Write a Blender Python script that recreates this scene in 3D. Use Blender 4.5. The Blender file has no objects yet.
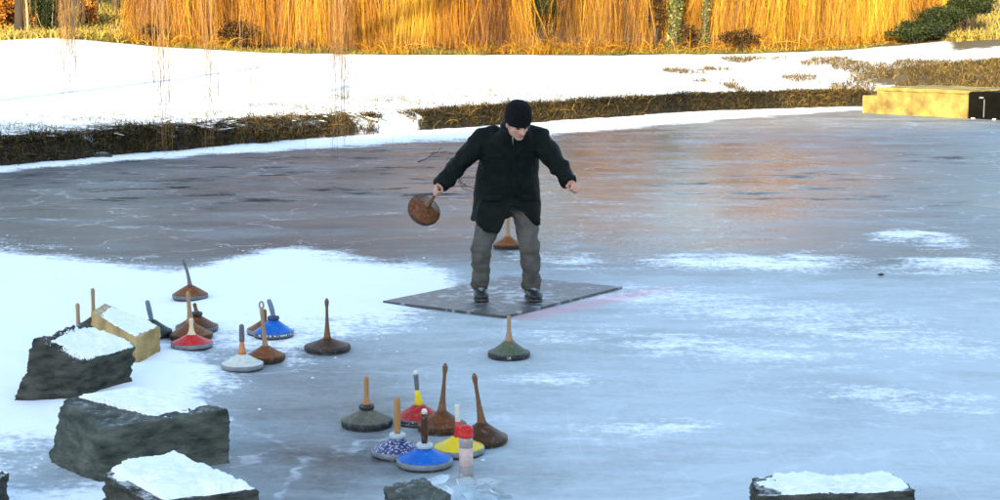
import bpy, bmesh, math, random
import numpy as np
from mathutils import Vector, Matrix, Quaternion
from mathutils import noise as mnoise

random.seed(7)
RNG = np.random.default_rng(11)
S = bpy.context.scene
COL = S.collection
R = math.radians

# ------------------------------------------------------------------ camera
F = 1575.0            # focal length in photo pixels (photo 1000 x 500)
CAMZ = 2.24
HORY = 26.0           # horizon row
PITCH = math.atan((250 - HORY) / F)
cam = bpy.data.cameras.new('camera')
cam.sensor_width = 36.0
cam.lens = F / 1000 * 36.0
cam.clip_end = 3000
cam_o = bpy.data.objects.new('camera', cam)
COL.objects.link(cam_o)
cam_o.location = (0, 0, CAMZ)
cam_o.rotation_euler = (math.pi / 2 - PITCH, 0, 0)
S.camera = cam_o
CP, SP = math.cos(PITCH), math.sin(PITCH)

# ------------------------------------------------------------------ light
SUN_AZ, SUN_EL = R(13), R(12)      # low sun behind the camera, to its left
TO_SUN = Vector((-math.sin(SUN_AZ) * math.cos(SUN_EL), -math.cos(SUN_AZ) * math.cos(SUN_EL), math.sin(SUN_EL)))
sun = bpy.data.lights.new('sun', 'SUN')
sun.energy = 3.4
sun.angle = R(0.5)
sun.color = (1.0, 0.80, 0.47)
sun_o = bpy.data.objects.new('sun', sun)
COL.objects.link(sun_o)
sun_o.rotation_euler = TO_SUN.to_track_quat('Z', 'Y').to_euler()
W = bpy.data.worlds.new('World')
S.world = W
W.use_nodes = True
sky = W.node_tree.nodes.new('ShaderNodeTexSky')
sky.sky_type = 'NISHITA'
sky.sun_disc = False
sky.sun_elevation = SUN_EL
sky.sun_rotation = math.atan2(TO_SUN.x, TO_SUN.y)
sky.air_density = 1.0
sky.dust_density = 0.7
sky.ozone_density = 0.75
bg = W.node_tree.nodes['Background']
bg.inputs['Strength'].default_value = 0.15
W.node_tree.links.new(sky.outputs[0], bg.inputs['Color'])
S.view_settings.view_transform = 'Standard'
S.view_settings.look = 'None'
S.view_settings.exposure = 2.2
S.view_settings.gamma = 1.0
S.view_settings.use_curve_mapping = False


# ------------------------------------------------------------------ pixel helpers
def ray(px, py):
    u, v = (px - 500) / F, (250 - py) / F
    return Vector((u, CP + v * SP, -SP + v * CP))


def at(px, py, Y):
    """point on the ray of a photo pixel at world depth Y"""
    d = ray(px, py)
    t = Y / d.y
    return Vector((d.x * t, Y, CAMZ + d.z * t))


def gnd(px, py, z=0.0):
    d = ray(px, py)
    t = (z - CAMZ) / d.z
    return Vector((d.x * t, d.y * t, z))


def project(X, Y, Z):
    zc = Y * CP - (Z - CAMZ) * SP
    yc = Y * SP + (Z - CAMZ) * CP
    return 500 + F * X / zc, 250 - F * yc / zc


# ------------------------------------------------------------------ numpy noise
_perm = RNG.random((256, 256)).astype(np.float32)


def vnoise(x, y):
    xi = np.floor(x).astype(int)
    yi = np.floor(y).astype(int)
    fx, fy = x - xi, y - yi
    fx = fx * fx * (3 - 2 * fx)
    fy = fy * fy * (3 - 2 * fy)
    a = _perm[xi % 256, yi % 256]
    b = _perm[(xi + 1) % 256, yi % 256]
    c = _perm[xi % 256, (yi + 1) % 256]
    d = _perm[(xi + 1) % 256, (yi + 1) % 256]
    return (a * (1 - fx) + b * fx) * (1 - fy) + (c * (1 - fx) + d * fx) * fy


def fbm(x, y, o=4):
    s, a, t = 0, 1.0, 0
    for i in range(o):
        s = s + a * vnoise(x * 2 ** i + 17.3 * i, y * 2 ** i + 5.1 * i)
        t += a
        a *= 0.5
    return s / t


def sstep(a, b, x):
    t = np.clip((x - a) / (b - a), 0, 1)
    return t * t * (3 - 2 * t)


# ------------------------------------------------------------------ object helpers
def link(o, parent=None):
    COL.objects.link(o)
    if parent is not None:
        o.parent = parent
    return o


def tag(o, label=None, cat=None, group=None, kind=None):
    if label: o['label'] = label
    if cat: o['category'] = cat
    if group: o['group'] = group
    if kind: o['kind'] = kind
    return o


def empty(name, loc=(0, 0, 0), rot=None):
    o = bpy.data.objects.new(name, None)
    o.empty_display_size = 0.1
    o.location = loc
    if rot is not None: o.rotation_euler = rot
    return link(o)


def mesh_obj(name, verts, faces, mat, parent=None, smooth=True):
    me = bpy.data.meshes.new(name)
    me.from_pydata([tuple(v) for v in verts], [], faces)
    me.materials.append(mat)
    if smooth:
        me.shade_smooth()
    me.update()
    return link(bpy.data.objects.new(name, me), parent)


def np_mesh(name, verts, quads, mat, parent=None, smooth=True, attrs=None, corner=4):
    """fast mesh from numpy arrays of verts and quads"""
    me = bpy.data.meshes.new(name)
    n, m = len(verts), len(quads)
    me.vertices.add(n)
    me.vertices.foreach_set('co', np.asarray(verts, np.float32).ravel())
    me.loops.add(m * corner)
    me.loops.foreach_set('vertex_index', np.asarray(quads, np.int32).ravel())
    me.polygons.add(m)
    me.polygons.foreach_set('loop_start', np.arange(0, m * corner, corner, dtype=np.int32))
    me.polygons.foreach_set('loop_total', np.full(m, corner, np.int32))
    me.polygons.foreach_set('use_smooth', np.full(m, smooth, bool))
    for k, a in (attrs or {}).items():
        at_ = me.attributes.new(k, 'FLOAT', 'POINT')
        at_.data.foreach_set('value', np.asarray(a, np.float32).ravel())
    me.materials.append(mat)
    me.update(calc_edges=True)
    me.validate()
    return link(bpy.data.objects.new(name, me), parent)


def grid_quads(nx, ny):
    i = np.arange(nx * ny).reshape(ny, nx)
    return np.stack([i[:-1, :-1], i[:-1, 1:], i[1:, 1:], i[1:, :-1]], -1).reshape(-1, 4)


class MB:
    """collects verts and faces for one mesh"""
    def __init__(s):
        s.v, s.f = [], []

    def add(s, v, f):
        o = len(s.v)
        s.v += [Vector(p) for p in v]
        s.f += [tuple(i + o for i in q) for q in f]
        return s

    def tube(s, pts, rad, seg=8, cap=True, flat=None):
        """tube through points; rad per point (number or (rx, ry)); flat = reference side vector"""
        pts = [Vector(p) for p in pts]
        n = len(pts)
        if not isinstance(rad, list): rad = [rad] * n
        V = []
        ref = flat
        side = None
        for i, p in enumerate(pts):
            t = (pts[min(i + 1, n - 1)] - pts[max(i - 1, 0)])
            if t.length < 1e-9: t = Vector((0, 0, 1))
            t.normalize()
            if side is None:
                r0 = Vector(ref) if ref is not None else (Vector((1, 0, 0)) if abs(t.x) < 0.9 else Vector((0, 1, 0)))
                side = (r0 - t * r0.dot(t)).normalized()
            else:
                side = (side - t * side.dot(t)).normalized()
            up = t.cross(side)
            rr = rad[i]
            rx, ry = rr if isinstance(rr, (list, tuple)) else (rr, rr)
            for k in range(seg):
                a = 2 * math.pi * k / seg
                V.append(p + side * (rx * math.cos(a)) + up * (ry * math.sin(a)))
        Fc = []
        for i in range(n - 1):
            for k in range(seg):
                a, b = i * seg + k, i * seg + (k + 1) % seg
                Fc.append((a, b, b + seg, a + seg))
        if cap:
            Fc.append(tuple(reversed(range(seg))))
            Fc.append(tuple(range((n - 1) * seg, n * seg)))
        return s.add(V, Fc)

    def lathe(s, prof, seg=32, M=None):
        """prof = [(r, z)...] bottom to top; closed on the axis where r = 0"""
        V, idx = [], []
        for r, z in prof:
            if r < 1e-6:
                idx.append([len(V)] * seg)
                V.append(Vector((0, 0, z)))
            else:
                idx.append(list(range(len(V), len(V) + seg)))
                for k in range(seg):
                    a = 2 * math.pi * k / seg
                    V.append(Vector((r * math.cos(a), r * math.sin(a), z)))
        Fc = []
        for i in range(len(prof) - 1):
            for k in range(seg):
                q = [idx[i][k], idx[i][(k + 1) % seg], idx[i + 1][(k + 1) % seg], idx[i + 1][k]]
                q2 = []
                for j in q:
                    if j not in q2: q2.append(j)
                if len(q2) > 2: Fc.append(tuple(q2))
        if M is not None: V = [M @ v for v in V]
        return s.add(V, Fc)

    def ball(s, c, r, M=None, seg=16, rings=10):
        rx, ry, rz = r if isinstance(r, (list, tuple)) else (r, r, r)
        m = MB()
        m.lathe([(math.sin(math.pi * i / rings), -math.cos(math.pi * i / rings)) if 0 < i < rings else (0, -1 if i == 0 else 1) for i in range(rings + 1)], seg)
        c = Vector(c)
        V = []
        for v in m.v:
            p = Vector((v.x * rx, v.y * ry, v.z * rz))
            if M is not None: p = M @ p
            V.append(p + c)
        return s.add(V, m.f)

    def box(s, c, h, M=None):
        c = Vector(c)
        V = []
        for z in (-1, 1):
            for x, y in ((-1, -1), (1, -1), (1, 1), (-1, 1)):
                p = Vector((x * h[0], y * h[1], z * h[2]))
                if M is not None: p = M @ p
                V.append(c + p)
        return s.add(V, [(3, 2, 1, 0), (4, 5, 6, 7), (0, 1, 5, 4), (1, 2, 6, 5), (2, 3, 7, 6), (3, 0, 4, 7)])

    def build(s, name, mat, parent=None, smooth=True):
        return mesh_obj(name, s.v, s.f, mat, parent, smooth)


def remeshed(mb, name, mat, parent, voxel, smooth_iter=6, disp=None):
    """fuse overlapping closed pieces of mb into one continuous surface"""
    o = mb.build(name, mat, None)
    m = o.modifiers.new('r', 'REMESH')
    m.mode = 'VOXEL'
    m.voxel_size = voxel
    m.use_smooth_shade = True
    if smooth_iter:
        m2 = o.modifiers.new('s', 'SMOOTH')
        m2.iterations = smooth_iter
        m2.factor = 0.5
    dg = bpy.context.evaluated_depsgraph_get()
    me = bpy.data.meshes.new_from_object(o.evaluated_get(dg))
    old = o.data
    o.modifiers.clear()
    o.data = me
    bpy.data.meshes.remove(old)
    me.name = name
    if not me.materials: me.materials.append(mat)
    if disp:
        nor = [v.normal.copy() for v in me.vertices]
        for v, nn in zip(me.vertices, nor):
            v.co += nn * disp(v.co)
    me.shade_smooth()
    me.update()
    if parent is not None: o.parent = parent
    return o


# ------------------------------------------------------------------ materials
def new_mat(name):
    m = bpy.data.materials.new(name)
    m.use_nodes = True
    nt = m.node_tree
    return m, nt, nt.nodes['Principled BSDF'], nt.links


def mat(name, c1, c2=None, scale=20.0, rough=0.6, bump=0.0, bscale=None, detail=5, stretch=None, metal=0.0, spec=0.4, thr=(0.3, 0.7), sheen=0.0, wear=0.0):
    m, nt, p, L = new_mat(name)
    p.inputs['Roughness'].default_value = rough
    p.inputs['Metallic'].default_value = metal
    p.inputs['Specular IOR Level'].default_value = spec
    if sheen: p.inputs['Sheen Weight'].default_value = sheen
    tc = nt.nodes.new('ShaderNodeTexCoord')
    mp = nt.nodes.new('ShaderNodeMapping')
    L.new(tc.outputs['Object'], mp.inputs[0])
    if stretch: mp.inputs['Scale'].default_value = stretch
    n = nt.nodes.new('ShaderNodeTexNoise')
    n.inputs['Scale'].default_value = scale
    n.inputs['Detail'].default_value = detail
    L.new(mp.outputs[0], n.inputs['Vector'])
    r = nt.nodes.new('ShaderNodeValToRGB')
    r.color_ramp.elements[0].position, r.color_ramp.elements[1].position = thr
    r.color_ramp.elements[0].color = (*c1, 1)
    r.color_ramp.elements[1].color = (*(c2 or tuple(x * 0.75 for x in c1)), 1)
    L.new(n.outputs['Fac'], r.inputs[0])
    out_c = r.outputs[0]
    if wear:      # scuffs, chipped paint and rubbed-on frost
        nw = nt.nodes.new('ShaderNodeTexNoise')
        nw.inputs['Scale'].default_value = 38
        nw.inputs['Detail'].default_value = 8
        nw.inputs['Roughness'].default_value = 0.75
        oi_ = nt.nodes.new('ShaderNodeObjectInfo')
        va = nt.nodes.new('ShaderNodeVectorMath')
        va.operation = 'ADD'
        L.new(tc.outputs['Object'], va.inputs[0])
        L.new(oi_.outputs['Location'], va.inputs[1])
        L.new(va.outputs[0], nw.inputs['Vector'])
        rw = nt.nodes.new('ShaderNodeValToRGB')
        rw.color_ramp.elements[0].position, rw.color_ramp.elements[1].position = 0.54, 0.70
        rw.color_ramp.elements[0].color = (0, 0, 0, 1)
        rw.color_ramp.elements[1].color = (wear, wear, wear, 1)
        L.new(nw.outputs['Fac'], rw.inputs[0])
        mw = nt.nodes.new('ShaderNodeMix')
        mw.data_type = 'RGBA'
        L.new(rw.outputs[0], mw.inputs[0])
        L.new(out_c, mw.inputs[6])
        mw.inputs[7].default_value = (0.33, 0.34, 0.35, 1)
        out_c = mw.outputs[2]
        ra = nt.nodes.new('ShaderNodeMath')
        ra.operation = 'MULTIPLY_ADD'
        L.new(nw.outputs['Fac'], ra.inputs[0])
        ra.inputs[1].default_value = 0.5
        ra.inputs[2].default_value = rough - 0.2
        L.new(ra.outputs[0], p.inputs['Roughness'])
    L.new(out_c, p.inputs['Base Color'])
    if bump:
        n2 = nt.nodes.new('ShaderNodeTexNoise')
        n2.inputs['Scale'].default_value = bscale or scale * 2
        n2.inputs['Detail'].default_value = 6
        L.new(mp.outputs[0], n2.inputs['Vector'])
        b = nt.nodes.new('ShaderNodeBump')
        b.inputs['Strength'].default_value = bump
        b.inputs['Distance'].default_value = 0.02
        L.new(n2.outputs['Fac'], b.inputs['Height'])
        L.new(b.outputs[0], p.inputs['Normal'])
    return m


def attr_mat(name, stops, rough=0.7, spec=0.3, trans=0.0):
    """colour taken along a ramp from the mesh attribute 'tone' (one value per blade, strand or leaf)"""
    m, nt, p, L = new_mat(name)
    a = nt.nodes.new('ShaderNodeAttribute')
    a.attribute_name = 'tone'
    r = nt.nodes.new('ShaderNodeValToRGB')
    while len(r.color_ramp.elements) < len(stops): r.color_ramp.elements.new(0.5)
    for e, (t, c) in zip(r.color_ramp.elements, stops):
        e.position = t
        e.color = (*c, 1)
    L.new(a.outputs['Fac'], r.inputs[0])
    L.new(r.outputs[0], p.inputs['Base Color'])
    p.inputs['Roughness'].default_value = rough
    p.inputs['Specular IOR Level'].default_value = spec
    if trans:
        tr = nt.nodes.new('ShaderNodeBsdfTranslucent')
        L.new(r.outputs[0], tr.inputs['Color'])
        mx = nt.nodes.new('ShaderNodeMixShader')
        mx.inputs[0].default_value = trans
        out = nt.nodes['Material Output']
        L.new(p.outputs[0], mx.inputs[1])
        L.new(tr.outputs[0], mx.inputs[2])
        L.new(mx.outputs[0], out.inputs['Surface'])
    return m


def snow_mat(name):
    m = mat(name, (0.86, 0.88, 0.91), (0.74, 0.78, 0.84), 9, 0.75, 0.5, 40, spec=0.25)
    return m


M = {}
M['snow'] = snow_mat('snow')
M['rock'] = mat('rock', (0.019, 0.023, 0.018), (0.098, 0.097, 0.080), 8, 0.85, 0.8, 40, stretch=(1, 1, 3), spec=0.15)
M['rock2'] = mat('rock2', (0.026, 0.033, 0.027), (0.125, 0.134, 0.112), 7, 0.8, 0.8, 40, stretch=(1, 1, 2.4), spec=0.15)
M['ochre'] = mat('ochre', (0.46, 0.325, 0.13), (0.22, 0.14, 0.055), 7, 0.85, 0.6, 22)
M['skin'] = mat('skin', (0.50, 0.27, 0.19), (0.42, 0.20, 0.14), 14, 0.5, 0.1, 120)
M['jacket'] = mat('jacket', (0.0022, 0.0040, 0.0034), (0.0055, 0.0085, 0.0072), 16, 0.72, 0.35, 90, spec=0.12)
M['jacket_trim'] = mat('jacket_trim', (0.002, 0.003, 0.0027), (0.005, 0.0062, 0.0056), 30, 0.6, spec=0.12)
M['trousers'] = mat('trousers', (0.064, 0.060, 0.052), (0.104, 0.098, 0.086), 12, 0.85, 0.3, 140, spec=0.15)
M['beanie'] = mat('beanie', (0.003, 0.003, 0.0035), (0.007, 0.007, 0.008), 60, 0.9, 0.6, 200, spec=0.12)
M['shoe'] = mat('shoe', (0.008, 0.009, 0.012), (0.02, 0.022, 0.028), 20, 0.45, 0.2, 60)
M['sole'] = mat('sole', (0.03, 0.03, 0.03), (0.05, 0.05, 0.05), 30, 0.8)
M['metal'] = mat('metal', (0.5, 0.5, 0.52), (0.35, 0.35, 0.37), 30, 0.35, metal=1.0)
M['dark'] = mat('dark', (0.012, 0.010, 0.009), (0.02, 0.017, 0.015), 20, 0.6)
M['lip'] = mat('lip', (0.36, 0.13, 0.10), (0.30, 0.10, 0.08), 30, 0.5)
M['hair'] = mat('hair', (0.035, 0.024, 0.018), (0.06, 0.045, 0.035), 60, 0.7)
M['black'] = mat('black', (0.010, 0.011, 0.013), (0.022, 0.023, 0.026), 25, 0.5, 0.15, 60, wear=0.55)
M['grey'] = mat('grey', (0.20, 0.23, 0.26), (0.13, 0.15, 0.17), 25, 0.45, 0.1, wear=0.40)
M['greyd'] = mat('greyd', (0.075, 0.085, 0.10), (0.12, 0.13, 0.15), 25, 0.45, 0.1, wear=0.40)
M['clear'] = mat('clear', (0.40, 0.47, 0.50), (0.30, 0.36, 0.40), 25, 0.25, 0.1)
M['navyc'] = mat('navyc', (0.015, 0.03, 0.09), (0.03, 0.045, 0.12), 25, 0.45, 0.1)
M['brown'] = mat('brown', (0.150, 0.052, 0.013), (0.075, 0.026, 0.008), 9, 0.42, 0.2, 60, stretch=(1, 1, 6), spec=0.15, wear=0.40)
M['brownd'] = mat('brownd', (0.075, 0.032, 0.012), (0.040, 0.018, 0.008), 9, 0.40, 0.2, 60, stretch=(1, 1, 6), spec=0.15, wear=0.40)
M['rust'] = mat('rust', (0.22, 0.078, 0.017), (0.115, 0.038, 0.010), 9, 0.45, 0.2, 60, stretch=(1, 1, 5), spec=0.15, wear=0.40)
M['woodh'] = mat('woodh', (0.42, 0.22, 0.085), (0.27, 0.125, 0.045), 14, 0.5, 0.2, 60, stretch=(1, 1, 0.15), spec=0.15, wear=0.40)
M['woodp'] = mat('woodp', (0.36, 0.235, 0.14), (0.24, 0.15, 0.09), 14, 0.5, 0.2, 60, stretch=(1, 1, 0.15), spec=0.15, wear=0.40)
M['woodb'] = mat('woodb', (0.185, 0.095, 0.045), (0.11, 0.052, 0.025), 14, 0.45, 0.2, 60, stretch=(1, 1, 0.15), spec=0.15, wear=0.40)
M['red'] = mat('red', (0.56, 0.018, 0.014), (0.44, 0.013, 0.011), 8, 0.32, 0.08, 40, spec=0.15, wear=0.55)
M['cherry'] = mat('cherry', (0.35, 0.022, 0.020), (0.25, 0.015, 0.014), 8, 0.35, 0.08, 40, spec=0.15, wear=0.55)
M['blue'] = mat('blue', (0.008, 0.13, 0.50), (0.006, 0.09, 0.38), 7, 0.32, 0.08, 40, spec=0.15, wear=0.55)
M['blued'] = mat('blued', (0.012, 0.08, 0.34), (0.010, 0.055, 0.24), 7, 0.32, 0.08, 40, spec=0.15, wear=0.40)
M['yellow'] = mat('yellow', (0.72, 0.53, 0.015), (0.60, 0.42, 0.012), 7, 0.35, 0.08, 40, spec=0.15, wear=0.55)
M['white'] = mat('white', (0.62, 0.62, 0.56), (0.46, 0.46, 0.41), 40, 0.5, 0.2, 60, wear=0.40)
M['olive'] = mat('olive', (0.100, 0.115, 0.070), (0.066, 0.078, 0.048), 10, 0.5, 0.15, 40, spec=0.15, wear=0.55)
M['oliveg'] = mat('oliveg', (0.125, 0.120, 0.085), (0.085, 0.080, 0.056), 10, 0.5, 0.15, 40, spec=0.15, wear=0.55)
M['green'] = mat('green', (0.020, 0.050, 0.032), (0.012, 0.032, 0.02), 10, 0.45, 0.15, 40, spec=0.15, wear=0.55)
M['cream'] = mat('cream', (0.72, 0.62, 0.42), (0.60, 0.48, 0.30), 20, 0.4)
M['copper'] = mat('copper', (0.52, 0.20, 0.07), (0.40, 0.14, 0.05), 20, 0.4)
M['bluegrey'] = mat('bluegrey', (0.13, 0.19, 0.27), (0.09, 0.13, 0.19), 20, 0.5)
M['greyrod'] = mat('greyrod', (0.13, 0.12, 0.125), (0.085, 0.075, 0.08), 20, 0.4)
M['navyprint'] = mat('navyprint', (0.014, 0.02, 0.10), (0.42, 0.44, 0.55), 85, 0.35, thr=(0.56, 0.60), detail=1, stretch=(1, 1, 1.6), wear=0.40)
M['blueprint'] = mat('blueprint', (0.04, 0.055, 0.09), (0.42, 0.46, 0.52), 55, 0.4, thr=(0.52, 0.56), detail=1, stretch=(1, 1, 0.8))
M['redprint'] = mat('redprint', (0.02, 0.022, 0.035), (0.42, 0.40, 0.42), 60, 0.4, thr=(0.58, 0.62), detail=1)
M['frost'] = mat('frost', (0.52, 0.46, 0.46), (0.40, 0.36, 0.37), 14, 0.2)
M['frost'].node_tree.nodes['Principled BSDF'].inputs['Transmission Weight'].default_value = 0.5
M['frostlabel'] = mat('frostlabel', (0.60, 0.44, 0.40), (0.44, 0.33, 0.31), 40, 0.6)
M['bark'] = mat('bark', (0.085, 0.060, 0.038), (0.045, 0.032, 0.022), 6, 0.9, 0.9, 14, stretch=(1, 1, 0.25))
M['barkd'] = mat('barkd', (0.040, 0.030, 0.022), (0.022, 0.017, 0.013), 6, 0.9, 0.9, 14, stretch=(1, 1, 0.25))
M['barkp'] = mat('barkp', (0.36, 0.30, 0.20), (0.20, 0.16, 0.10), 6, 0.8, 0.6, 14, stretch=(1, 1, 2))
M['conc'] = mat('conc', (0.33, 0.255, 0.070), (0.13, 0.090, 0.026), 2.2, 0.9, 1.0, 12, detail=9, thr=(0.38, 0.66))
M['conc_shade'] = mat('conc_shade', (0.0025, 0.0025, 0.002), (0.006, 0.0055, 0.0045), 2.5, 0.8, 0.6, 10, spec=0.05)  # near-black stands in for the shade of the outlet opening
M['gold'] = attr_mat('gold', [(0, (0.075, 0.024, 0.006)), (0.4, (0.32, 0.13, 0.014)), (1, (0.72, 0.42, 0.035))], 0.6, 0.3, 0.2)
M['amber'] = attr_mat('amber', [(0, (0.055, 0.018, 0.006)), (0.45, (0.25, 0.085, 0.012)), (1, (0.66, 0.34, 0.028))], 0.6, 0.3, 0.2)
M['bankgrass'] = attr_mat('bankgrass', [(0, (0.007, 0.006, 0.003)), (0.5, (0.026, 0.022, 0.008)), (0.75, (0.10, 0.065, 0.02)), (1, (0.22, 0.14, 0.04))], 0.8, 0.2)
M['drygrass'] = attr_mat('drygrass', [(0, (0.045, 0.034, 0.011)), (0.5, (0.18, 0.155, 0.03)), (1, (0.38, 0.29, 0.07))], 0.7, 0.2, 0.2)
M['slopegrass'] = attr_mat('slopegrass', [(0, (0.030, 0.022, 0.008)), (0.5, (0.115, 0.078, 0.022)), (1, (0.36, 0.24, 0.06))], 0.7, 0.2)
M['ever'] = attr_mat('ever', [(0, (0.010, 0.016, 0.008)), (0.6, (0.020, 0.030, 0.010)), (1, (0.050, 0.062, 0.018))], 0.6, 0.12)
M['ivy'] = attr_mat('ivy', [(0, (0.03, 0.04, 0.012)), (0.6, (0.075, 0.095, 0.025)), (1, (0.26, 0.24, 0.06))], 0.45, 0.4)
M['gapdark'] = attr_mat('gapdark', [(0, (0.012, 0.007, 0.004)), (0.6, (0.038, 0.021, 0.009)), (1, (0.17, 0.085, 0.016))], 0.7, 0.15)
M['twig'] = attr_mat('twig', [(0, (0.10, 0.048, 0.016)), (0.5, (0.24, 0.12, 0.035)), (1, (0.42, 0.24, 0.075))], 0.6, 0.3)


def dust_snow(m, lo, hi):
    """thin snow dust clinging to faces that look up"""
    nt = m.node_tree
    L, N = nt.links, nt.nodes.new
    p = nt.nodes['Principled BSDF']
    src = p.inputs['Base Color'].links[0].from_socket
    g = N('ShaderNodeNewGeometry')
    sx = N('ShaderNodeSeparateXYZ')
    L.new(g.outputs['Normal'], sx.inputs[0])
    n = N('ShaderNodeTexNoise')
    n.inputs['Scale'].default_value = 22
    n.inputs['Detail'].default_value = 9
    n.inputs['Roughness'].default_value = 0.75
    tc = N('ShaderNodeTexCoord')
    L.new(tc.outputs['Object'], n.inputs['Vector'])
    a = N('ShaderNodeMath')
    a.operation = 'MULTIPLY_ADD'
    L.new(n.outputs['Fac'], a.inputs[0])
    a.inputs[1].default_value = 1.1
    L.new(sx.outputs['Z'], a.inputs[2])
    r = N('ShaderNodeValToRGB')
    r.color_ramp.elements[0].position, r.color_ramp.elements[1].position = 0.0, 1.0
    mr = N('ShaderNodeMapRange')
    mr.inputs['From Min'].default_value = lo
    mr.inputs['From Max'].default_value = hi
    L.new(a.outputs[0], mr.inputs['Value'])
    mx = N('ShaderNodeMix')
    mx.data_type = 'RGBA'
    L.new(mr.outputs[0], mx.inputs[0])
    L.new(src, mx.inputs[6])
    mx.inputs[7].default_value = (0.80, 0.83, 0.87, 1)
    L.new(mx.outputs[2], p.inputs['Base Color'])


dust_snow(M['rock'], 1.46, 1.85)
dust_snow(M['rock2'], 1.56, 2.0)
dust_snow(M['ochre'], 1.52, 1.9)


def pond_material():
    m, nt, p, L = new_mat('pond_ice')
    N = nt.nodes.new
    tc = N('ShaderNodeTexCoord')

    def at_(nm):
        a = N('ShaderNodeAttribute')
        a.attribute_name = nm
        return a.outputs['Fac']

    def noise(scale, detail=5, stretch=None, rough=0.55):
        mp = N('ShaderNodeMapping')
        L.new(tc.outputs['Object'], mp.inputs[0])
        if stretch: mp.inputs['Scale'].default_value = stretch
        n = N('ShaderNodeTexNoise')
        n.inputs['Scale'].default_value = scale
        n.inputs['Detail'].default_value = detail
        n.inputs['Roughness'].default_value = rough
        L.new(mp.outputs[0], n.inputs['Vector'])
        return n.outputs['Fac']

    def math_(op, a, b, c=None):
        n = N('ShaderNodeMath')
        n.operation = op
        for i, x in enumerate((a, b, c)):
            if x is None: continue
            if isinstance(x, (int, float)): n.inputs[i].default_value = x
            else: L.new(x, n.inputs[i])
        return n.outputs[0]

    def ramp(x, lo, hi, c0=(0, 0, 0), c1=(1, 1, 1)):
        r = N('ShaderNodeValToRGB')
        r.color_ramp.elements[0].position, r.color_ramp.elements[1].position = lo, hi
        r.color_ramp.elements[0].color = (*c0, 1)
        r.color_ramp.elements[1].color = (*c1, 1)
        L.new(x, r.inputs[0])
        return r.outputs[0]

    def mixc(f, a, b):
        n = N('ShaderNodeMix')
        n.data_type = 'RGBA'
        if isinstance(f, (int, float)): n.inputs[0].default_value = f
        else: L.new(f, n.inputs[0])
        for i, x in ((6, a), (7, b)):
            if isinstance(x, tuple): n.inputs[i].default_value = (*x, 1)
            else: L.new(x, n.inputs[i])
        return n.outputs[2]

    fine = noise(16, 9, (1, 1, 1), 0.72)
    mid = noise(3.4, 8, (0.6, 1.15, 1), 0.68)
    streak = noise(0.9, 9, (0.48, 1.2, 1), 0.66)

    def dev(x, k):
        return math_('MULTIPLY', math_('SUBTRACT', x, 0.5), k)
    snow = math_('ADD', at_('snow'), dev(fine, 1.2))
    snow = math_('ADD', snow, dev(mid, 1.1))
    snow = math_('ADD', snow, dev(streak, 0.35))
    snow_f = ramp(snow, 0.34, 0.68)
    frost = math_('ADD', at_('frost'), dev(streak, 0.95))
    frost = math_('ADD', frost, dev(mid, 0.55))
    frost = math_('ADD', frost, dev(fine, 0.45))
    frost_f = ramp(frost, 0.12, 0.92)
    # bare ice: grey brown with dark frozen leaves and cracks
    bare = ramp(noise(0.6, 9, (0.6, 1.2, 1), 0.68), 0.36, 0.64, (0.034, 0.035, 0.038), (0.112, 0.102, 0.094))
    spots = ramp(noise(1.5, 12, (0.5, 1.0, 1), 0.78), 0.54, 0.62)
    spots = math_('MULTIPLY', spots, at_('debris'))
    crk = N('ShaderNodeTexVoronoi')
    crk.feature = 'DISTANCE_TO_EDGE'
    crk.inputs['Scale'].default_value = 0.55
    wv = N('ShaderNodeVectorMath')
    wv.operation = 'MULTIPLY_ADD'
    nn = N('ShaderNodeTexNoise')
    nn.inputs['Scale'].default_value = 1.6
    nn.inputs['Detail'].default_value = 6
    L.new(tc.outputs['Object'], nn.inputs['Vector'])
    L.new(nn.outputs['Color'], wv.inputs[0])
    wv.inputs[1].default_value = (1.3, 1.3, 0)
    L.new(tc.outputs['Object'], wv.inputs[2])
    L.new(wv.outputs[0], crk.inputs['Vector'])
    crack = ramp(crk.outputs['Distance'], 0.004, 0.016, (1, 1, 1), (0, 0, 0))
    crack = math_('MULTIPLY', crack, ramp(mid, 0.42, 0.60))
    bare = mixc(spots, bare, (0.012, 0.010, 0.009))
    col = mixc(frost_f, bare, (0.47, 0.53, 0.56))
    col = mixc(math_('MULTIPLY', crack, 0.45), col, (0.62, 0.66, 0.72))
    scr = None
    for ang, sc in ((18, 1.0), (-52, 0.8), (76, 0.9)):
        mp = N('ShaderNodeMapping')
        L.new(tc.outputs['Object'], mp.inputs[0])
        mp.inputs['Rotation'].default_value = (0, 0, R(ang))
        mp.inputs['Scale'].default_value = (26 * sc, 0.5, 1)
        ns_ = N('ShaderNodeTexNoise')
        ns_.inputs['Scale'].default_value = 1.0
        ns_.inputs['Detail'].default_value = 3
        L.new(mp.outputs[0], ns_.inputs['Vector'])
        sf = ramp(ns_.outputs['Fac'], 0.66, 0.70)
        scr = sf if scr is None else math_('MAXIMUM', scr, sf)
    scr = math_('MULTIPLY', scr, math_('MULTIPLY', frost_f, 0.08))
    col = mixc(scr, col, (0.78, 0.82, 0.88))
    col = mixc(snow_f, col, (0.86, 0.88, 0.91))
    pinkn = math_('MULTIPLY', at_('pink'), ramp(fine, 0.3, 0.65))
    col = mixc(pinkn, col, (0.80, 0.16, 0.24))
    L.new(col, p.inputs['Base Color'])
    rough = math_('ADD', math_('MULTIPLY', frost_f, 0.34), 0.17)
    rough = math_('ADD', rough, math_('MULTIPLY', streak, 0.12))
    rough = math_('ADD', rough, math_('MULTIPLY', snow_f, 0.45))
    p.inputs['IOR'].default_value = 1.33
    spec = math_('SUBTRACT', math_('MULTIPLY_ADD', at_('gloss'), 0.26, 0.19), math_('MULTIPLY', snow_f, 0.15))
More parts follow.
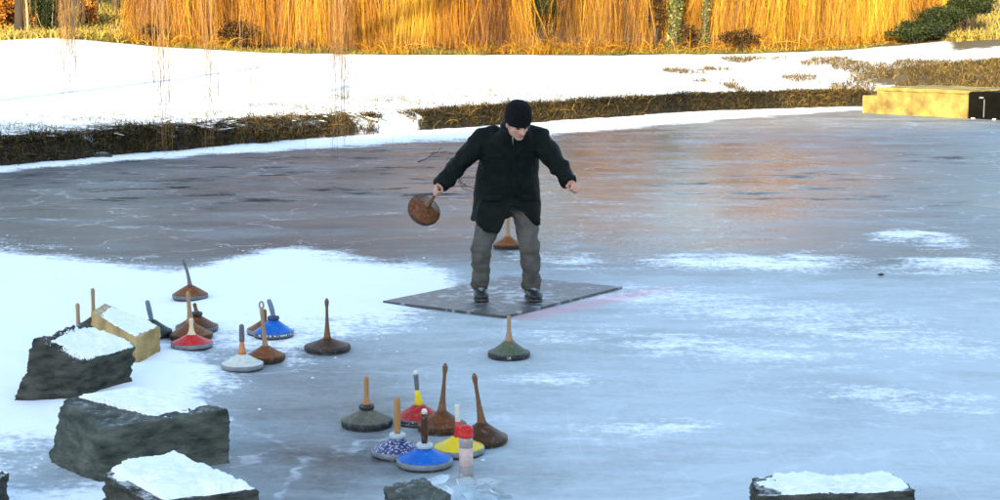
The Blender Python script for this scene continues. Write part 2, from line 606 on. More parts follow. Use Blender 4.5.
    rough = math_('ADD', rough, math_('MULTIPLY_ADD', at_('gloss'), -0.28, 0.18))
    spec = math_('MULTIPLY', spec, math_('SUBTRACT', 1.0, math_('MULTIPLY', spots, 0.9)))
    rough = math_('ADD', rough, math_('MULTIPLY', spots, 0.5))
    L.new(spec, p.inputs['Specular IOR Level'])
    L.new(rough, p.inputs['Roughness'])
    hgt = math_('ADD', math_('MULTIPLY', snow, 0.7), math_('MULTIPLY', streak, 0.6))
    hgt = math_('ADD', hgt, math_('MULTIPLY', noise(45, 4), 0.35))
    b = N('ShaderNodeBump')
    b.inputs['Strength'].default_value = 0.30
    b.inputs['Distance'].default_value = 0.015
    L.new(hgt, b.inputs['Height'])
    L.new(b.outputs[0], p.inputs['Normal'])
    return m


def ground_material():
    m, nt, p, L = new_mat('snowy_ground')
    N = nt.nodes.new
    tc = N('ShaderNodeTexCoord')
    a = N('ShaderNodeAttribute')
    a.attribute_name = 'bare'
    n = N('ShaderNodeTexNoise')
    n.inputs['Scale'].default_value = 2.2
    n.inputs['Detail'].default_value = 8
    n.inputs['Roughness'].default_value = 0.7
    mp = N('ShaderNodeMapping')
    mp.inputs['Scale'].default_value = (0.6, 1.2, 1)
    L.new(tc.outputs['Object'], mp.inputs[0])
    L.new(mp.outputs[0], n.inputs['Vector'])
    ad = N('ShaderNodeMath')
    ad.operation = 'MULTIPLY_ADD'
    L.new(n.outputs['Fac'], ad.inputs[0])
    ad.inputs[1].default_value = 1.3
    sb = N('ShaderNodeMath')
    sb.operation = 'SUBTRACT'
    L.new(a.outputs['Fac'], sb.inputs[0])
    sb.inputs[1].default_value = 0.65
    L.new(sb.outputs[0], ad.inputs[2])
    r = N('ShaderNodeValToRGB')
    r.color_ramp.elements[0].position, r.color_ramp.elements[1].position = 0.35, 0.62
    L.new(ad.outputs[0], r.inputs[0])
    g = N('ShaderNodeValToRGB')
    g.color_ramp.elements[0].color = (0.034, 0.028, 0.012, 1)
    g.color_ramp.elements[1].color = (0.14, 0.105, 0.04, 1)
    n2 = N('ShaderNodeTexNoise')
    n2.inputs['Scale'].default_value = 6
    n2.inputs['Detail'].default_value = 8
    L.new(tc.outputs['Object'], n2.inputs['Vector'])
    L.new(n2.outputs['Fac'], g.inputs[0])
    mx = N('ShaderNodeMix')
    mx.data_type = 'RGBA'
    L.new(r.outputs[0], mx.inputs[0])
    mx.inputs[6].default_value = (0.86, 0.88, 0.91, 1)
    sa = N('ShaderNodeAttribute')
    sa.attribute_name = 'soil'
    ms = N('ShaderNodeMix')
    ms.data_type = 'RGBA'
    L.new(sa.outputs['Fac'], ms.inputs[0])
    L.new(g.outputs[0], ms.inputs[6])
    ms.inputs[7].default_value = (0.022, 0.018, 0.010, 1)
    L.new(ms.outputs[2], mx.inputs[7])
    L.new(mx.outputs[2], p.inputs['Base Color'])
    p.inputs['Roughness'].default_value = 0.8
    b = N('ShaderNodeBump')
    b.inputs['Strength'].default_value = 0.5
    b.inputs['Distance'].default_value = 0.05
    L.new(n2.outputs['Fac'], b.inputs['Height'])
    L.new(b.outputs[0], p.inputs['Normal'])
    return m


# ------------------------------------------------------------------ terrain
_sh = [(-400, 215), (-150, 186), (0, 168), (100, 158), (200, 149), (300, 141), (400, 133), (540, 123), (700, 112), (850, 107), (930, 110), (1000, 119), (1100, 124), (1400, 124)]
SHX = np.array([gnd(a, b).x for a, b in _sh])
SHY = np.array([gnd(a, b).y for a, b in _sh])
YT = 55.0
_tl = [(-200, 40), (0, 40), (60, 37), (100, 40), (160, 46), (300, 53), (400, 54), (600, 54), (750, 52), (850, 48), (930, 41), (1000, 36), (1200, 30)]
TLX = np.array([at(a, b, YT).x for a, b in _tl])
TLZ = np.array([at(a, b, YT).z for a, b in _tl])


def shore(x):
    return np.interp(x, SHX, SHY) + 0.5 * (fbm(np.asarray(x) * 0.7 + 40, np.asarray(x) * 0 + 3.3, 3) - 0.5)


def terrain(x, y):
    x = np.asarray(x, float)
    y = np.asarray(y, float)
    ys = shore(x)
    zt = np.interp(x, TLX, TLZ)
    t = y - ys
    bank = 0.38 * sstep(-0.15, 0.7, t) - 0.35 * sstep(0.2, -0.6, t)
    k = np.clip((y - ys - 0.7) / np.maximum(YT - ys - 0.7, 1), 0, 1)
    lawn = bank + (zt - 0.38) * k ** 0.9
    lawn = lawn + np.clip((y - YT - 1.5), 0, 45) * 0.11
    near = 0.75 * sstep(6.3, 2.5, y) + np.clip(-2 - y, 0, 60) * 0.02
    side = 0.8 * sstep(19, 23, np.abs(x)) * sstep(30, 24, y)
    z = np.where(t < -0.6, np.maximum(np.maximum(-0.35 + 0 * x, near - 0.35 * (near < 0.02)), side - 0.35 * (side < 0.02)), lawn)
    z = z + 0.05 * (fbm(x * 0.5, y * 0.5, 4) - 0.5) * sstep(0.4, 2, t)
    return z


def tz(x, y):
    return float(terrain(np.array([x]), np.array([y]))[0])


def spaced(*seg):
    out = []
    for a, b, st in seg:
        out += list(np.arange(a, b, st))
    return np.array(out)


gx = spaced((-420, -60, 18), (-60, -24, 2), (-24, 24, 0.22), (24, 60, 2), (60, 421, 18))
gy = spaced((-420, -30, 15), (-30, 1, 1.5), (1, 8, 0.35), (8, 22, 1), (22, 58, 0.2), (58, 110, 1.2), (110, 900, 30))
GX, GY = np.meshgrid(gx, gy)
GZ = terrain(GX, GY)
gpx, gpy = project(GX, np.maximum(GY, 1), GZ)
tt = GY - shore(GX)
soil = sstep(1.1, 0.6, tt) * sstep(-0.8, -0.4, tt)
_w = sstep(340, 365, gpx) * sstep(430, 412, gpx)
bare = 1.0 * sstep(1.5, 0.7, tt) * sstep(-0.6, -0.2, tt) * (1 - 0.75 * _w) * (1 - 0.8 * sstep(0.53, 0.62, fbm(GX * 1.1, GY * 2.2, 4)) * sstep(520, 400, gpx) * sstep(0.25, 0.5, tt))
bare = np.maximum(bare, 0.55 * sstep(5.5, 1.0, tt) * sstep(560, 100, gpx) * (tt > 0))
bare = np.maximum(bare, 0.9 * sstep(800, 920, gpx) * sstep(1.0, 3, tt) * sstep(100, 84, gpy + 10 * (fbm(GX, GY, 3) - 0.5)) * sstep(np.interp(gpx, [850, 1000], [66, 54]), np.interp(gpx, [850, 1000], [76, 62]), gpy) * (GY < 54))
bare = np.maximum(bare, 0.9 * sstep(YT - 1.2, YT - 0.1, GY) * sstep(965, 930, gpx))
bare = np.maximum(bare, 0.85 * sstep(YT - 6, YT - 2, GY) * sstep(930, 965, gpx))
ground = np_mesh('ground', np.stack([GX, GY, GZ], -1).reshape(-1, 3), grid_quads(len(gx), len(gy)), ground_material(), attrs={'bare': bare, 'soil': soil})
tag(ground, kind='structure')


# ---- frozen pond -------------------------------------------------
def ell(px, py, cx, cy, rx, ry, soft=0.5, ang=0.0):
    dx, dy = px - cx, py - cy
    c, s_ = math.cos(R(ang)), math.sin(R(ang))
    u, v = (dx * c + dy * s_) / rx, (-dx * s_ + dy * c) / ry
    return sstep(1 + soft, 1 - soft, np.sqrt(u * u + v * v))


def pond_fields(X, Y):
    px, py = project(X, Y, 0 * X)
    w = (fbm(X * 1.3, Y * 1.3, 4) - 0.5)
    px2 = px + w * 50
    py2 = py + (fbm(X * 0.9 + 9, Y * 0.9, 4) - 0.5) * (8 + 0.05 * np.clip(py, 0, 500))
    top = np.interp(px, [-200, 0, 100, 180, 240, 290, 350, 440, 500, 560], [238, 243, 255, 264, 252, 244, 249, 262, 275, 290])
    bot = np.interp(px, [-200, 0, 200, 300, 380, 450, 560], [520, 420, 335, 335, 322, 296, 280])
    s = sstep(-12, 24, py2 - top) * sstep(45, -30, py2 - bot) * sstep(520, 420, px2)
    s = np.maximum(s, sstep(285, 150, px2 + (py2 - 400) * 0.25) * sstep(330, 350, py2) * 0.95)
    s = np.maximum(s, 0.72 * ell(px2, py2, 250, 345, 90, 25, 0.6))
    s = s * (0.62 + 0.62 * fbm(X * 0.8 + 3, Y * 0.8 + 8, 4)) 
    s = s * (1 - 0.55 * ell(px2, py2, 50, 468, 70, 30, 0.6)) * (1 - 0.35 * ell(px2, py2, 215, 352, 60, 12, 0.6))
    t = shore(X) - Y
    wid = np.interp(px, [0, 150, 400, 540, 700, 850, 950], [1.4, 1.6, 4.0, 5.0, 4.5, 2.0, 0.6])
    s = np.maximum(s, sstep(wid + 0.5, wid * 0.6 - 0.3, t + w * 1.2) * (t > -1))
    for e in ((750, 261, 125, 10, 0.9, 2), (950, 264, 62, 11, 0.9, 0), (925, 239, 46, 7, 0.9, 0)):
        s = np.maximum(s, 0.72 * ell(px2, py2, *e))
    for e in ((820, 325, 240, 22, 0.7, 8), (660, 300, 120, 12, 0.8, 4), (700, 350, 190, 19, 0.8, 5), (560, 260, 60, 7, 0.7, 0), (650, 430, 90, 10, 0.8, 0), (900, 400, 120, 12, 0.8, 4), (560, 385, 60, 9, 0.8, 0)):
        s = np.maximum(s, 0.46 * ell(px2, py2, *e))
    # compact ice: paler with frost toward the near shore, bare and dark by the far one
    f = sstep(235, 292, py2) * 0.74
    f = f + 0.18 * ell(px2, py2, 850, 380, 260, 120, 0.6)
    f = f - 0.38 * ell(px2, py2, 320, 430, 100, 75, 0.6)
    f = f - 0.12 * ell(px2, py2, 850, 400, 80, 20, 0.6)
    f = np.maximum(f, 0.30 * sstep(560, 760, px2) * sstep(150, 200, py2))
    f = np.maximum(f, 0.40 * sstep(560, 700, px2) * sstep(160, 140, py2))
    f = np.maximum(f, 0.14 + 0.14 * sstep(520, 640, px2))
    gl = np.clip(ell(px, py, 660, 185, 190, 75, 0.7), 0, 1)
    deb = np.clip(1.0 * ell(px, py, 250, 180, 280, 24, 0.5, -2) + 1.0 * ell(px, py, 760, 185, 170, 22, 0.6, 6) + ell(px, py, 960, 156, 70, 7, 0.6) + ell(px, py, 440, 170, 90, 30, 0.6), 0, 1)
    # pink powder line on the ice, starting under the mat's right corner
    a, b = gnd(512, 320), gnd(700, 281)
    ab = np.array([b.x - a.x, b.y - a.y])
    ln = math.hypot(*ab)
    u = ((X - a.x) * ab[0] + (Y - a.y) * ab[1]) / ln
    v = ((X - a.x) * -ab[1] + (Y - a.y) * ab[0]) / ln
    pk = 0.5 * sstep(0.22, 0.0, np.abs(v + 0.05 * w)) * sstep(-0.05, 0.1, u) * sstep(ln, ln * 0.5, u)
    return np.clip(s, 0, 1), np.clip(f, 0, 1), deb, np.clip(pk, 0, 1), gl


def ice_z(X, Y):
    s, f, d, pk, w = pond_fields(np.asarray(X, float), np.asarray(Y, float))
    bumps = fbm(np.asarray(X) * 5, np.asarray(Y) * 5, 4)
    und = fbm(np.asarray(X) * 1.4 + 5, np.asarray(Y) * 1.4, 3)
    _c = gnd(503, 297)
    flat = sstep(1.15, 1.5, np.abs(np.asarray(X) - _c.x) + np.abs(np.asarray(Y) - _c.y) * 0.95)
    return flat * (0.016 * (0.4 + 1.2 * bumps) + 0.05 * np.clip(und - 0.35, 0, 1)) * sstep(0.3, 0.9, s) + 0.002


ix = spaced((-26, -12, 0.4), (-12, 13, 0.055), (13, 26.1, 0.4))
iy = spaced((4.5, 7, 0.2), (7, 20, 0.05), (20, 44, 0.085))
IX, IY = np.meshgrid(ix, iy)
sn, fr, db, pk, _w = pond_fields(IX, IY)
IZ = ice_z(IX, IY)
pond = np_mesh('frozen_pond', np.stack([IX, IY, IZ], -1).reshape(-1, 3), grid_quads(len(ix), len(iy)), pond_material(), attrs={'snow': sn, 'frost': fr, 'debris': db, 'pink': pk, 'gloss': _w})
tag(pond, kind='structure')


def iz(x, y):
    return float(ice_z(np.array([x]), np.array([y]))[0])


def snow_crumbs():
    n = 60000
    X = -9 + 16 * RNG.random(n)
    Y = 7.2 + 13 * RNG.random(n)
    s, f, d, pk, w = pond_fields(X, Y)
    pr = np.exp(-((s - 0.35) / 0.2) ** 2) * (fbm(X * 2.2, Y * 2.2, 3) > 0.5) + 0.03 * (s > 0.8)
    qx, qy = project(X, Y, 0 * X)
    k = RNG.random(n) < 0.5 * pr * (qx < 500)
    X, Y = X[k], Y[k]
    n = len(X)
    r = 0.004 + 0.009 * RNG.random(n) ** 3
    z = ice_z(X, Y)
    base = np.array([(1, 0, 0), (0.3, 0.95, 0), (-0.8, 0.6, 0), (-0.8, -0.6, 0), (0.3, -0.95, 0), (0.1, 0.1, 0.75)])
    a = RNG.random(n) * 6.28
    ca, sa = np.cos(a)[:, None], np.sin(a)[:, None]
    jit = 0.5 + 0.9 * RNG.random((n, 6))
    bx_ = (base[None, :, 0] * ca - base[None, :, 1] * sa) * jit * r[:, None] * 1.5 + X[:, None]
    by_ = (base[None, :, 0] * sa + base[None, :, 1] * ca) * jit * r[:, None] * 1.5 + Y[:, None]
    bz_ = base[None, :, 2] * jit * r[:, None] + z[:, None] - 0.002
    V = np.stack([bx_, by_, bz_], -1).reshape(-1, 3)
    o = np.arange(n)[:, None] * 6
    tri = np.concatenate([np.concatenate([o + i, o + (i + 1) % 5, o + 5], 1) for i in range(5)], 0)
    ob = np_mesh('snow_crumbs', V, tri, M['snow'], None, True, None, 3)
    tag(ob, 'loose crumbs of snow scattered along the edge of the snow on the ice', 'snow', None, 'stuff')


snow_crumbs()


# ---- unseen ridge added behind the camera, shaped to shade the near pond
def make_shade_ridge():
    us = Vector((TO_SUN.x, TO_SUN.y, 0)).normalized()
    Ld = 120.0
    V, Fc = [], []
    n = 241
    for i in range(n):
        x = -170 + 340 * i / (n - 1)
        ysh = 33.2 + 0.22 * max(-14, min(14, x)) + 1.6 * (mnoise.noise(Vector((x * 0.35, 1.7, 0))))
        base = Vector((x, ysh, 0)) + us * Ld
        zt = Ld * math.tan(SUN_EL) + 0.35 * mnoise.noise(Vector((x * 1.7, 0, 4.2)))
        z0 = 1.0
        for k, (d, zz) in enumerate(((-40, 0.0), (-16, 0.62), (-5, 0.92), (0, 1.0), (6, 0.95), (60, 0.6), (140, 0.0))):
            p = base + us * d
            j = 0.6 * mnoise.noise(Vector((p.x * 0.2, p.y * 0.2, k))) if k not in (3,) else 0
            V.append((p.x, p.y, z0 * (1 - zz) - 1 * (zz == 0) + zt * zz * (1 if k == 3 else 1) + j))
    for i in range(n - 1):
        for k in range(6):
            a = i * 7 + k
            Fc.append((a, a + 7, a + 8, a + 1))
    o = mesh_obj('shade_ridge', V, Fc, mat('shade_ridge', (0.05, 0.055, 0.03), (0.30, 0.30, 0.28), 0.4, 0.9, 0.5, 1.5))
    tag(o, kind='structure')


make_shade_ridge()


# ------------------------------------------------------------------ ribbons: strands, blades, leaves
def ribbons(name, paths, widths, tones, material, parent=None):
    """paths (n, k, 3), one flat tapering ribbon per path; a random facing for each"""
    P = np.asarray(paths, float)
    n, k, _ = P.shape
    ang = RNG.random(n) * math.pi
    T = P[:, -1] - P[:, 0]
    T /= np.maximum(np.linalg.norm(T, axis=1, keepdims=True), 1e-6)
    A = np.stack([np.cos(ang), np.sin(ang), 0.3 * (RNG.random(n) - 0.5)], -1)
    A -= T * (A * T).sum(1, keepdims=True)
    A /= np.maximum(np.linalg.norm(A, axis=1, keepdims=True), 1e-6)
    w = np.asarray(widths, float).reshape(n, -1)
    if w.shape[1] == 1: w = w * np.linspace(1, 0.45, k)[None]
    off = A[:, None, :] * w[:, :, None] * 0.5
    V = np.stack([P - off, P + off], 2).reshape(-1, 3)
    base = (np.arange(n) * k * 2)[:, None] + (np.arange(k - 1) * 2)[None]
    q = np.stack([base, base + 1, base + 3, base + 2], -1).reshape(-1, 4)
    tn = np.repeat(np.asarray(tones, float), k * 2)
    return np_mesh(name, V, q, material, parent, True, {'tone': tn})


def leaves(name, centers, size, tones, material, parent=None):
    """one small bent leaf (two triangles as a quad) at each centre"""
    C = np.asarray(centers, float)
    n = len(C)
    a = RNG.normal(size=(n, 3))
    a /= np.linalg.norm(a, axis=1, keepdims=True)
    b = np.cross(a, RNG.normal(size=(n, 3)))
    b /= np.linalg.norm(b, axis=1, keepdims=True)
    s = size * (0.6 + 0.8 * RNG.random((n, 1)))
    V = np.stack([C - a * s, C + b * s * 0.55, C + a * s, C - b * s * 0.55], 1).reshape(-1, 3)
    q = np.arange(n * 4).reshape(-1, 4)
    return np_mesh(name, V, q, material, parent, False, {'tone': np.repeat(tones, 4)})


# ------------------------------------------------------------------ willows behind the lawn
def trunk_mesh(h, r, lean=(0, 0), limbs=6, spread=2.5, seed=0, top=0.5):
    rr = random.Random(seed)
    m = MB()
    pts = [Vector((lean[0] * t * t * h * 0.2 + 0.12 * math.sin(3 * t + seed), lean[1] * t * h * 0.2, h * t - 0.3)) for t in [i / 8 for i in range(9)]]
    m.tube(pts, [r * (1.35 if i == 0 else 1) * (1 - (1 - top) * i / 8) for i in range(9)], 10)
    for i in range(limbs):
        t0 = 0.45 + 0.5 * rr.random()
        b = pts[int(t0 * 8)]
        a = 2 * math.pi * (i + 0.5 * rr.random()) / max(limbs, 1)
        L = spread * (0.6 + 0.5 * rr.random())
        q = [b + Vector((math.cos(a), math.sin(a), 0)) * L * s + Vector((0, 0, 1)) * L * (0.95 * s - 0.45 * s * s) for s in (0, 0.25, 0.5, 0.75, 1)]
        m.tube(q, [r * 0.42, r * 0.3, r * 0.22, r * 0.15, r * 0.06], 7)
    return m


def willow(x, y, rad, H, ns, material, label, seed, tone_bias=0.0, group=None, wid=0.024):
    rng = np.random.default_rng(seed)
    g = tz(x, y)
    t = empty('weeping_willow', (x, y, g))
    tag(t, label, 'tree', group)
    trunk_mesh(H * 0.8, 0.22, limbs=8, spread=rad * 0.8, seed=seed).build('trunk', M['bark'], t)
    k = 10
    r = rad * np.sqrt(0.08 + 0.92 * rng.random(ns))
    a = rng.random(ns) * 2 * math.pi
    # strands fall from limbs in bunches
    nb = 60
    ba = rng.random(nb) * 2 * math.pi
    br = rad * np.sqrt(0.15 + 0.85 * rng.random(nb))
    pick = rng.integers(0, nb, ns)
    bunch = rng.random(ns) < 0.86
    X = np.where(bunch, br[pick] * np.cos(ba[pick]) + rng.normal(0, 0.17, ns), r * np.cos(a))
    Y = np.where(bunch, br[pick] * np.sin(ba[pick]) + rng.normal(0, 0.17, ns), r * np.sin(a))
    rr = np.hypot(X, Y)
    top = H * (1 - 0.55 * (rr / rad) ** 2.2) * (0.85 + 0.2 * rng.random(ns))
    top = np.maximum(top, 1.4)
    gz = terrain(X + x, Y + y) - g
    low = gz + 0.03 + np.abs(rng.normal(0, 0.30, ns)) + (0.5 * rng.random(nb))[pick] * bunch * (rng.random(ns) < 0.5)
    s = np.linspace(0, 1, k)[None]
    out = np.stack([X, Y], -1) / np.maximum(rr, 0.1)[:, None]
    sway = rng.normal(0, 0.26, (ns, 2)) + (rng.normal(0, 0.30, (nb, 2)))[pick] * bunch[:, None]
    curl = rng.normal(0, 0.085, (ns, 2))
    px = X[:, None] + out[:, :1] * 0.35 * np.sin(s * 1.6) + sway[:, :1] * s + curl[:, :1] * np.sin(s * 7 + rng.random((ns, 1)) * 6) + rng.normal(0, 0.02, (ns, k))
    py = Y[:, None] + out[:, 1:] * 0.35 * np.sin(s * 1.6) + sway[:, 1:] * s + curl[:, 1:] * np.sin(s * 6 + rng.random((ns, 1)) * 6)
    pz = top[:, None] + (low - top)[:, None] * s ** 0.9
    tone = np.clip(0.50 + tone_bias + 0.30 * rng.normal(size=ns) + (rng.normal(0, 0.40, nb))[pick] * bunch, 0, 1)
    ribbons('crown', np.stack([px, py, pz], -1), wid * (0.6 + 0.8 * rng.random(ns)), tone, material, t)
    return t


GW = 'willows behind the lawn'
for i, (px_, dy, rad, H, ns, mt, lb, tb) in enumerate((
        (196, 2.6, 1.9, 9.0, 2600, 'amber', 'amber weeping willow bordering the bright gap at the end of the row', -0.12),
        (256, 3.4, 2.2, 10.0, 2800, 'amber', 'dark amber weeping willow, second from the bright gap in the row', -0.10),
        (318, 2.4, 2.2, 9.5, 2800, 'amber', 'amber weeping willow, third from the bright gap in the row', 0.04),
        (396, 3.0, 2.3, 10.5, 2900, 'gold', 'golden amber weeping willow, fourth from the bright gap in the row', 0.0),
        (474, 2.6, 2.1, 9.5, 2700, 'amber', 'amber weeping willow next to the dark evergreen hollow, bright gap side', 0.06),
        (620, 2.8, 2.1, 9.5, 2600, 'gold', 'golden weeping willow between the dark evergreen hollow and the ivied trunks', -0.04),
        (745, 3.0, 1.9, 9.5, 2300, 'gold', 'golden weeping willow just past the slender ivied trunk', -0.02),
        (815, 2.6, 2.2, 10.0, 3000, 'gold', 'brightest golden weeping willow, second along from the ivied trunks', 0.14),
        (886, 3.2, 2.1, 9.0, 2700, 'gold', 'golden weeping willow whose foot meets the dark evergreen shrubs', 0.10))):
    Y_ = YT + dy
    willow((px_ - 500) / F * Y_, Y_, rad, H, int(ns * 1.75), M[mt], lb, 100 + i, tb, GW, 0.0105)


# ------------------------------------------------------------------ ivy-clad and bare trunks
def ivy_tree(px, dy, r, h, label, ivyn):
    Y_ = YT + dy
    x = (px - 500) / F * Y_
    t = empty('ivy_clad_tree', (x, Y_, tz(x, Y_)))
    tag(t, label, 'tree')
    trunk_mesh(h, r, limbs=7, spread=1.8, seed=int(px)).build('trunk', M['bark'], t)
    a = RNG.random(ivyn) * 2 * math.pi
    z = RNG.random(ivyn) * (h * 0.7)
    rr = r * (1.0 + 0.9 * RNG.random(ivyn) * (0.5 + 0.5 * np.sin(z * 5 + a * 2)))
    tt_ = (z + 0.3) / h
    cx = 0.12 * np.sin(3 * tt_ + int(px))
    C = np.stack([cx + rr * np.cos(a), rr * np.sin(a), z], -1)
    ivy = leaves('ivy', C, 0.055, np.clip(RNG.normal(0.5, 0.28, ivyn), 0, 1), M['ivy'], t)
    tag(ivy, kind='stuff')


ivy_tree(672, 0.5, 0.17, 7.5, 'tree trunk thickly clad in green ivy in front of the golden willows', 3200)
ivy_tree(703, 0.9, 0.10, 6.5, 'slender trunk with thin ivy beside the thickly ivied one', 900)


def bare_tree(px, dy, r, h, lean, bark, label, limbs=6, spread=2.0):
    Y_ = YT + dy
    x = (px - 500) / F * Y_
    t = empty('bare_tree', (x, Y_, tz(x, Y_)))
    tag(t, label, 'tree')
    trunk_mesh(h, r, lean, limbs, spread, int(px) + 3).build('trunk', M[bark], t)
    n = 4200
    h = h * 1.6
    spread = spread * 1.7
    rng = np.random.default_rng(abs(int(px)) + 50)
    a = rng.random(n) * 2 * math.pi
    rr = spread * np.sqrt(rng.random(n))
    z0 = 3.6 - 0.2 * (h < 7) + (h - 3.6) * rng.random(n)
    k = 6
    s = np.linspace(0, 1, k)[None]
    X = rr[:, None] * np.cos(a)[:, None] * (0.6 + 0.6 * s)
    Yy = rr[:, None] * np.sin(a)[:, None] * (0.6 + 0.6 * s)
    Z = z0[:, None] + (0.9 * rng.random((n, 1)) - 0.2) * s + rng.normal(0, 0.03, (n, k))
    ribbons('crown', np.stack([X + rng.normal(0, 0.04, (n, k)), Yy, Z], -1), 0.03 + 0 * z0, np.clip(rng.normal(0.4, 0.2, n), 0, 1), M['twig'], t)


bare_tree(27, 2.0, 0.19, 7.0, (0.2, 0), 'barkd', 'dark thick bare tree at the end of the willow row beside evergreen shrub')
bare_tree(34, 1.3, 0.055, 5.5, (-0.9, 0), 'barkp', 'thin pale leaning stem in front of the dark bare tree', 3, 0.9)
bare_tree(-14, 3.4, 0.15, 6.5, (0, 0), 'bark', 'brown bare tree standing left of the dark thick one')
bare_tree(-75, 2.5, 0.16, 7.0, (0, 0), 'bark', 'brown bare tree farthest along the shore from the willow row')
bare_tree(549, 6.0, 0.15, 7.5, (0, 0), 'barkd', 'bare tree rising behind the evergreen hollow between the willows')
bare_tree(122, 10.0, 0.14, 7.5, (0, 0), 'bark', 'bare tree on the sunlit slope seen through the gap in the willows')


def shrub(px, py, dy, rx, rz, n, label, material='ever', size=0.04, shape=None, cat='shrub', name='evergreen_shrub'):
    Y_ = YT + dy
    c = at(px, py, Y_)
    g = tz(c.x, Y_)
    t = empty(name, (c.x, Y_, g))
    tag(t, label, cat)
    zc = c.z - g
    m = MB()
    rr = random.Random(int(px))
    for i in range(6):
        a = i * 1.05
        top = Vector((rx * 0.6 * math.cos(a), rx * 0.5 * math.sin(a), max(zc, 0.3) + rz * 0.4 * rr.random()))
        m.tube([Vector((0, 0, -0.1)), top * 0.5 + Vector((0.05, 0, 0)), top], [0.05, 0.035, 0.012], 6)
    m.build('stem', M['barkd'], t)
    nb = 40
    B = RNG.normal(size=(nb, 3))
    B /= np.linalg.norm(B, axis=1, keepdims=True)
    B *= (0.35 + 0.6 * RNG.random((nb, 1)))
    k = RNG.integers(0, nb, n)
    n = int(n * 1.6)
    k = RNG.integers(0, nb, n)
    C = (B[k] + RNG.normal(0, 0.16, (n, 3))) * np.array([rx, rx * 0.8, rz]) + np.array([0, 0, zc])
    C[:, 2] = np.maximum(C[:, 2], 0.02)
    tone = np.clip(0.5 + RNG.normal(0, 0.2, nb)[k] + RNG.normal(0, 0.2, n), 0, 1)
    leaves('foliage', C, size, tone, M[material], t)


shrub(547, 8, 2.2, 0.75, 0.85, 8500, 'dark evergreen shrub in the hollow between amber willows')
shrub(918, 31, -0.3, 1.0, 0.34, 6000, 'low dark evergreen shrub at the foot of the golden willows above the outlet')
shrub(943, 19, 0.3, 0.85, 0.42, 6500, 'dark evergreen shrub in the middle of the row climbing the bank above the outlet')
shrub(968, 4, 0.9, 0.75, 0.45, 6500, 'dark evergreen shrub highest up the bank above the outlet')
for px_, py_, rx_, rz_, n_, lb_ in ((655, 12, 0.32, 0.70, 1300, 'dark brown twig clump added as a shadowy gap just before the thickly ivied trunk'), (688, 34, 0.38, 0.34, 1100, 'low dark brown clump added as a shadowy gap between the two ivied trunks'), (742, 36, 0.75, 0.26, 1100, 'low dark brown clump added as a shadowy gap past the slender ivied trunk'),
                                (236, 32, 0.75, 0.40, 1200, 'dark brown clump added as a shadowy gap at the foot of the second amber willow'), (152, 34, 0.6, 0.34, 1000, 'low dark brown clump added as a shadowy gap at the edge of the bright gap')):
    shrub(px_, py_, 0.55, rx_, rz_, n_, lb_, 'gapdark', 0.045, name='gap_clump')  # dark clumps added to imitate shadowy gaps in the willow curtain
shrub(50, 8, 2.6, 0.75, 0.8, 5200, 'dark green evergreen shrub beside the dark bare trunk')
shrub(10, 12, 4.2, 0.9, 1.0, 3600, 'brown leafy thicket left of the dark bare trunk', 'amber', 0.07, name='thicket')
shrub(88, 16, 4.6, 0.35, 0.75, 1800, 'small brown bush at the edge of the gap in the willows', 'amber', 0.06, name='bush')


# ------------------------------------------------------------------ grass
def grass(name, X, Y, h, lean, width, tone, material, label, k=4, droop=0.5):
    n = len(X)
    Z = terrain(X, Y)
    s = np.linspace(0, 1, k)[None]
    px = X[:, None] + lean[:, :1] * h[:, None] * s ** 1.6
    py = Y[:, None] + lean[:, 1:] * h[:, None] * s ** 1.6
    pz = Z[:, None] - 0.02 + h[:, None] * (s - droop * s ** 2.5 * np.minimum(np.linalg.norm(lean, axis=1, keepdims=True), 1.2))
    o = ribbons(name, np.stack([px, py, pz], -1), width, tone, material)
    tag(o, label, 'grass', None, 'stuff')
    return o


def scatter_bank(n, x0, x1, t0, t1):
    x = x0 + (x1 - x0) * RNG.random(n)
    y = shore(x) + t0 + (t1 - t0) * RNG.random(n)
    return x, y


n = 80000
bxx, byy = scatter_bank(n, -17, 16, -0.25, 1.15)
den = fbm(bxx * 1.1, byy * 1.6, 4)
ppx, _pp = project(bxx, byy, 0 * bxx + 0.2)
tb = byy - shore(bxx)
thin = np.where((ppx > 345) & (ppx < 425), 0.52, 0.10 + 0.12 * sstep(0.53, 0.62, fbm(bxx * 1.1, byy * 2.2, 4)) * sstep(520, 400, ppx)) + 0.25 * sstep(0.75, 1.15, tb) + 0.2 * sstep(0.0, -0.25, tb)
keep = (den > thin) & ~((ppx > 868) & (ppx < 1090))
bxx, byy, ppx, tb = bxx[keep], byy[keep], ppx[keep], tb[keep]
n = len(bxx)
hh = (0.04 + 0.20 * RNG.random(n) ** 1.6) * (0.35 + 1.3 * fbm(bxx * 0.9, byy * 0.6 + 7, 3))
gold = sstep(0.48, 0.62, fbm(bxx * 0.45 + 3, byy * 0.3, 3)) * 0.32 + 0.22 * ((ppx > 235) & (ppx < 425)) + 0.15 * (ppx > 690)
grass('bank_grass', bxx, byy, hh, np.stack([RNG.normal(0, 0.75, n), -0.45 + RNG.normal(0, 0.75, n)], -1), 0.010 + 0.010 * RNG.random(n),
      np.clip(RNG.normal(0.26, 0.2, n) + gold * RNG.random(n) * 1.6, 0, 1), M['bankgrass'], 'dark matted grass overhanging the far bank of the pond', droop=0.6)


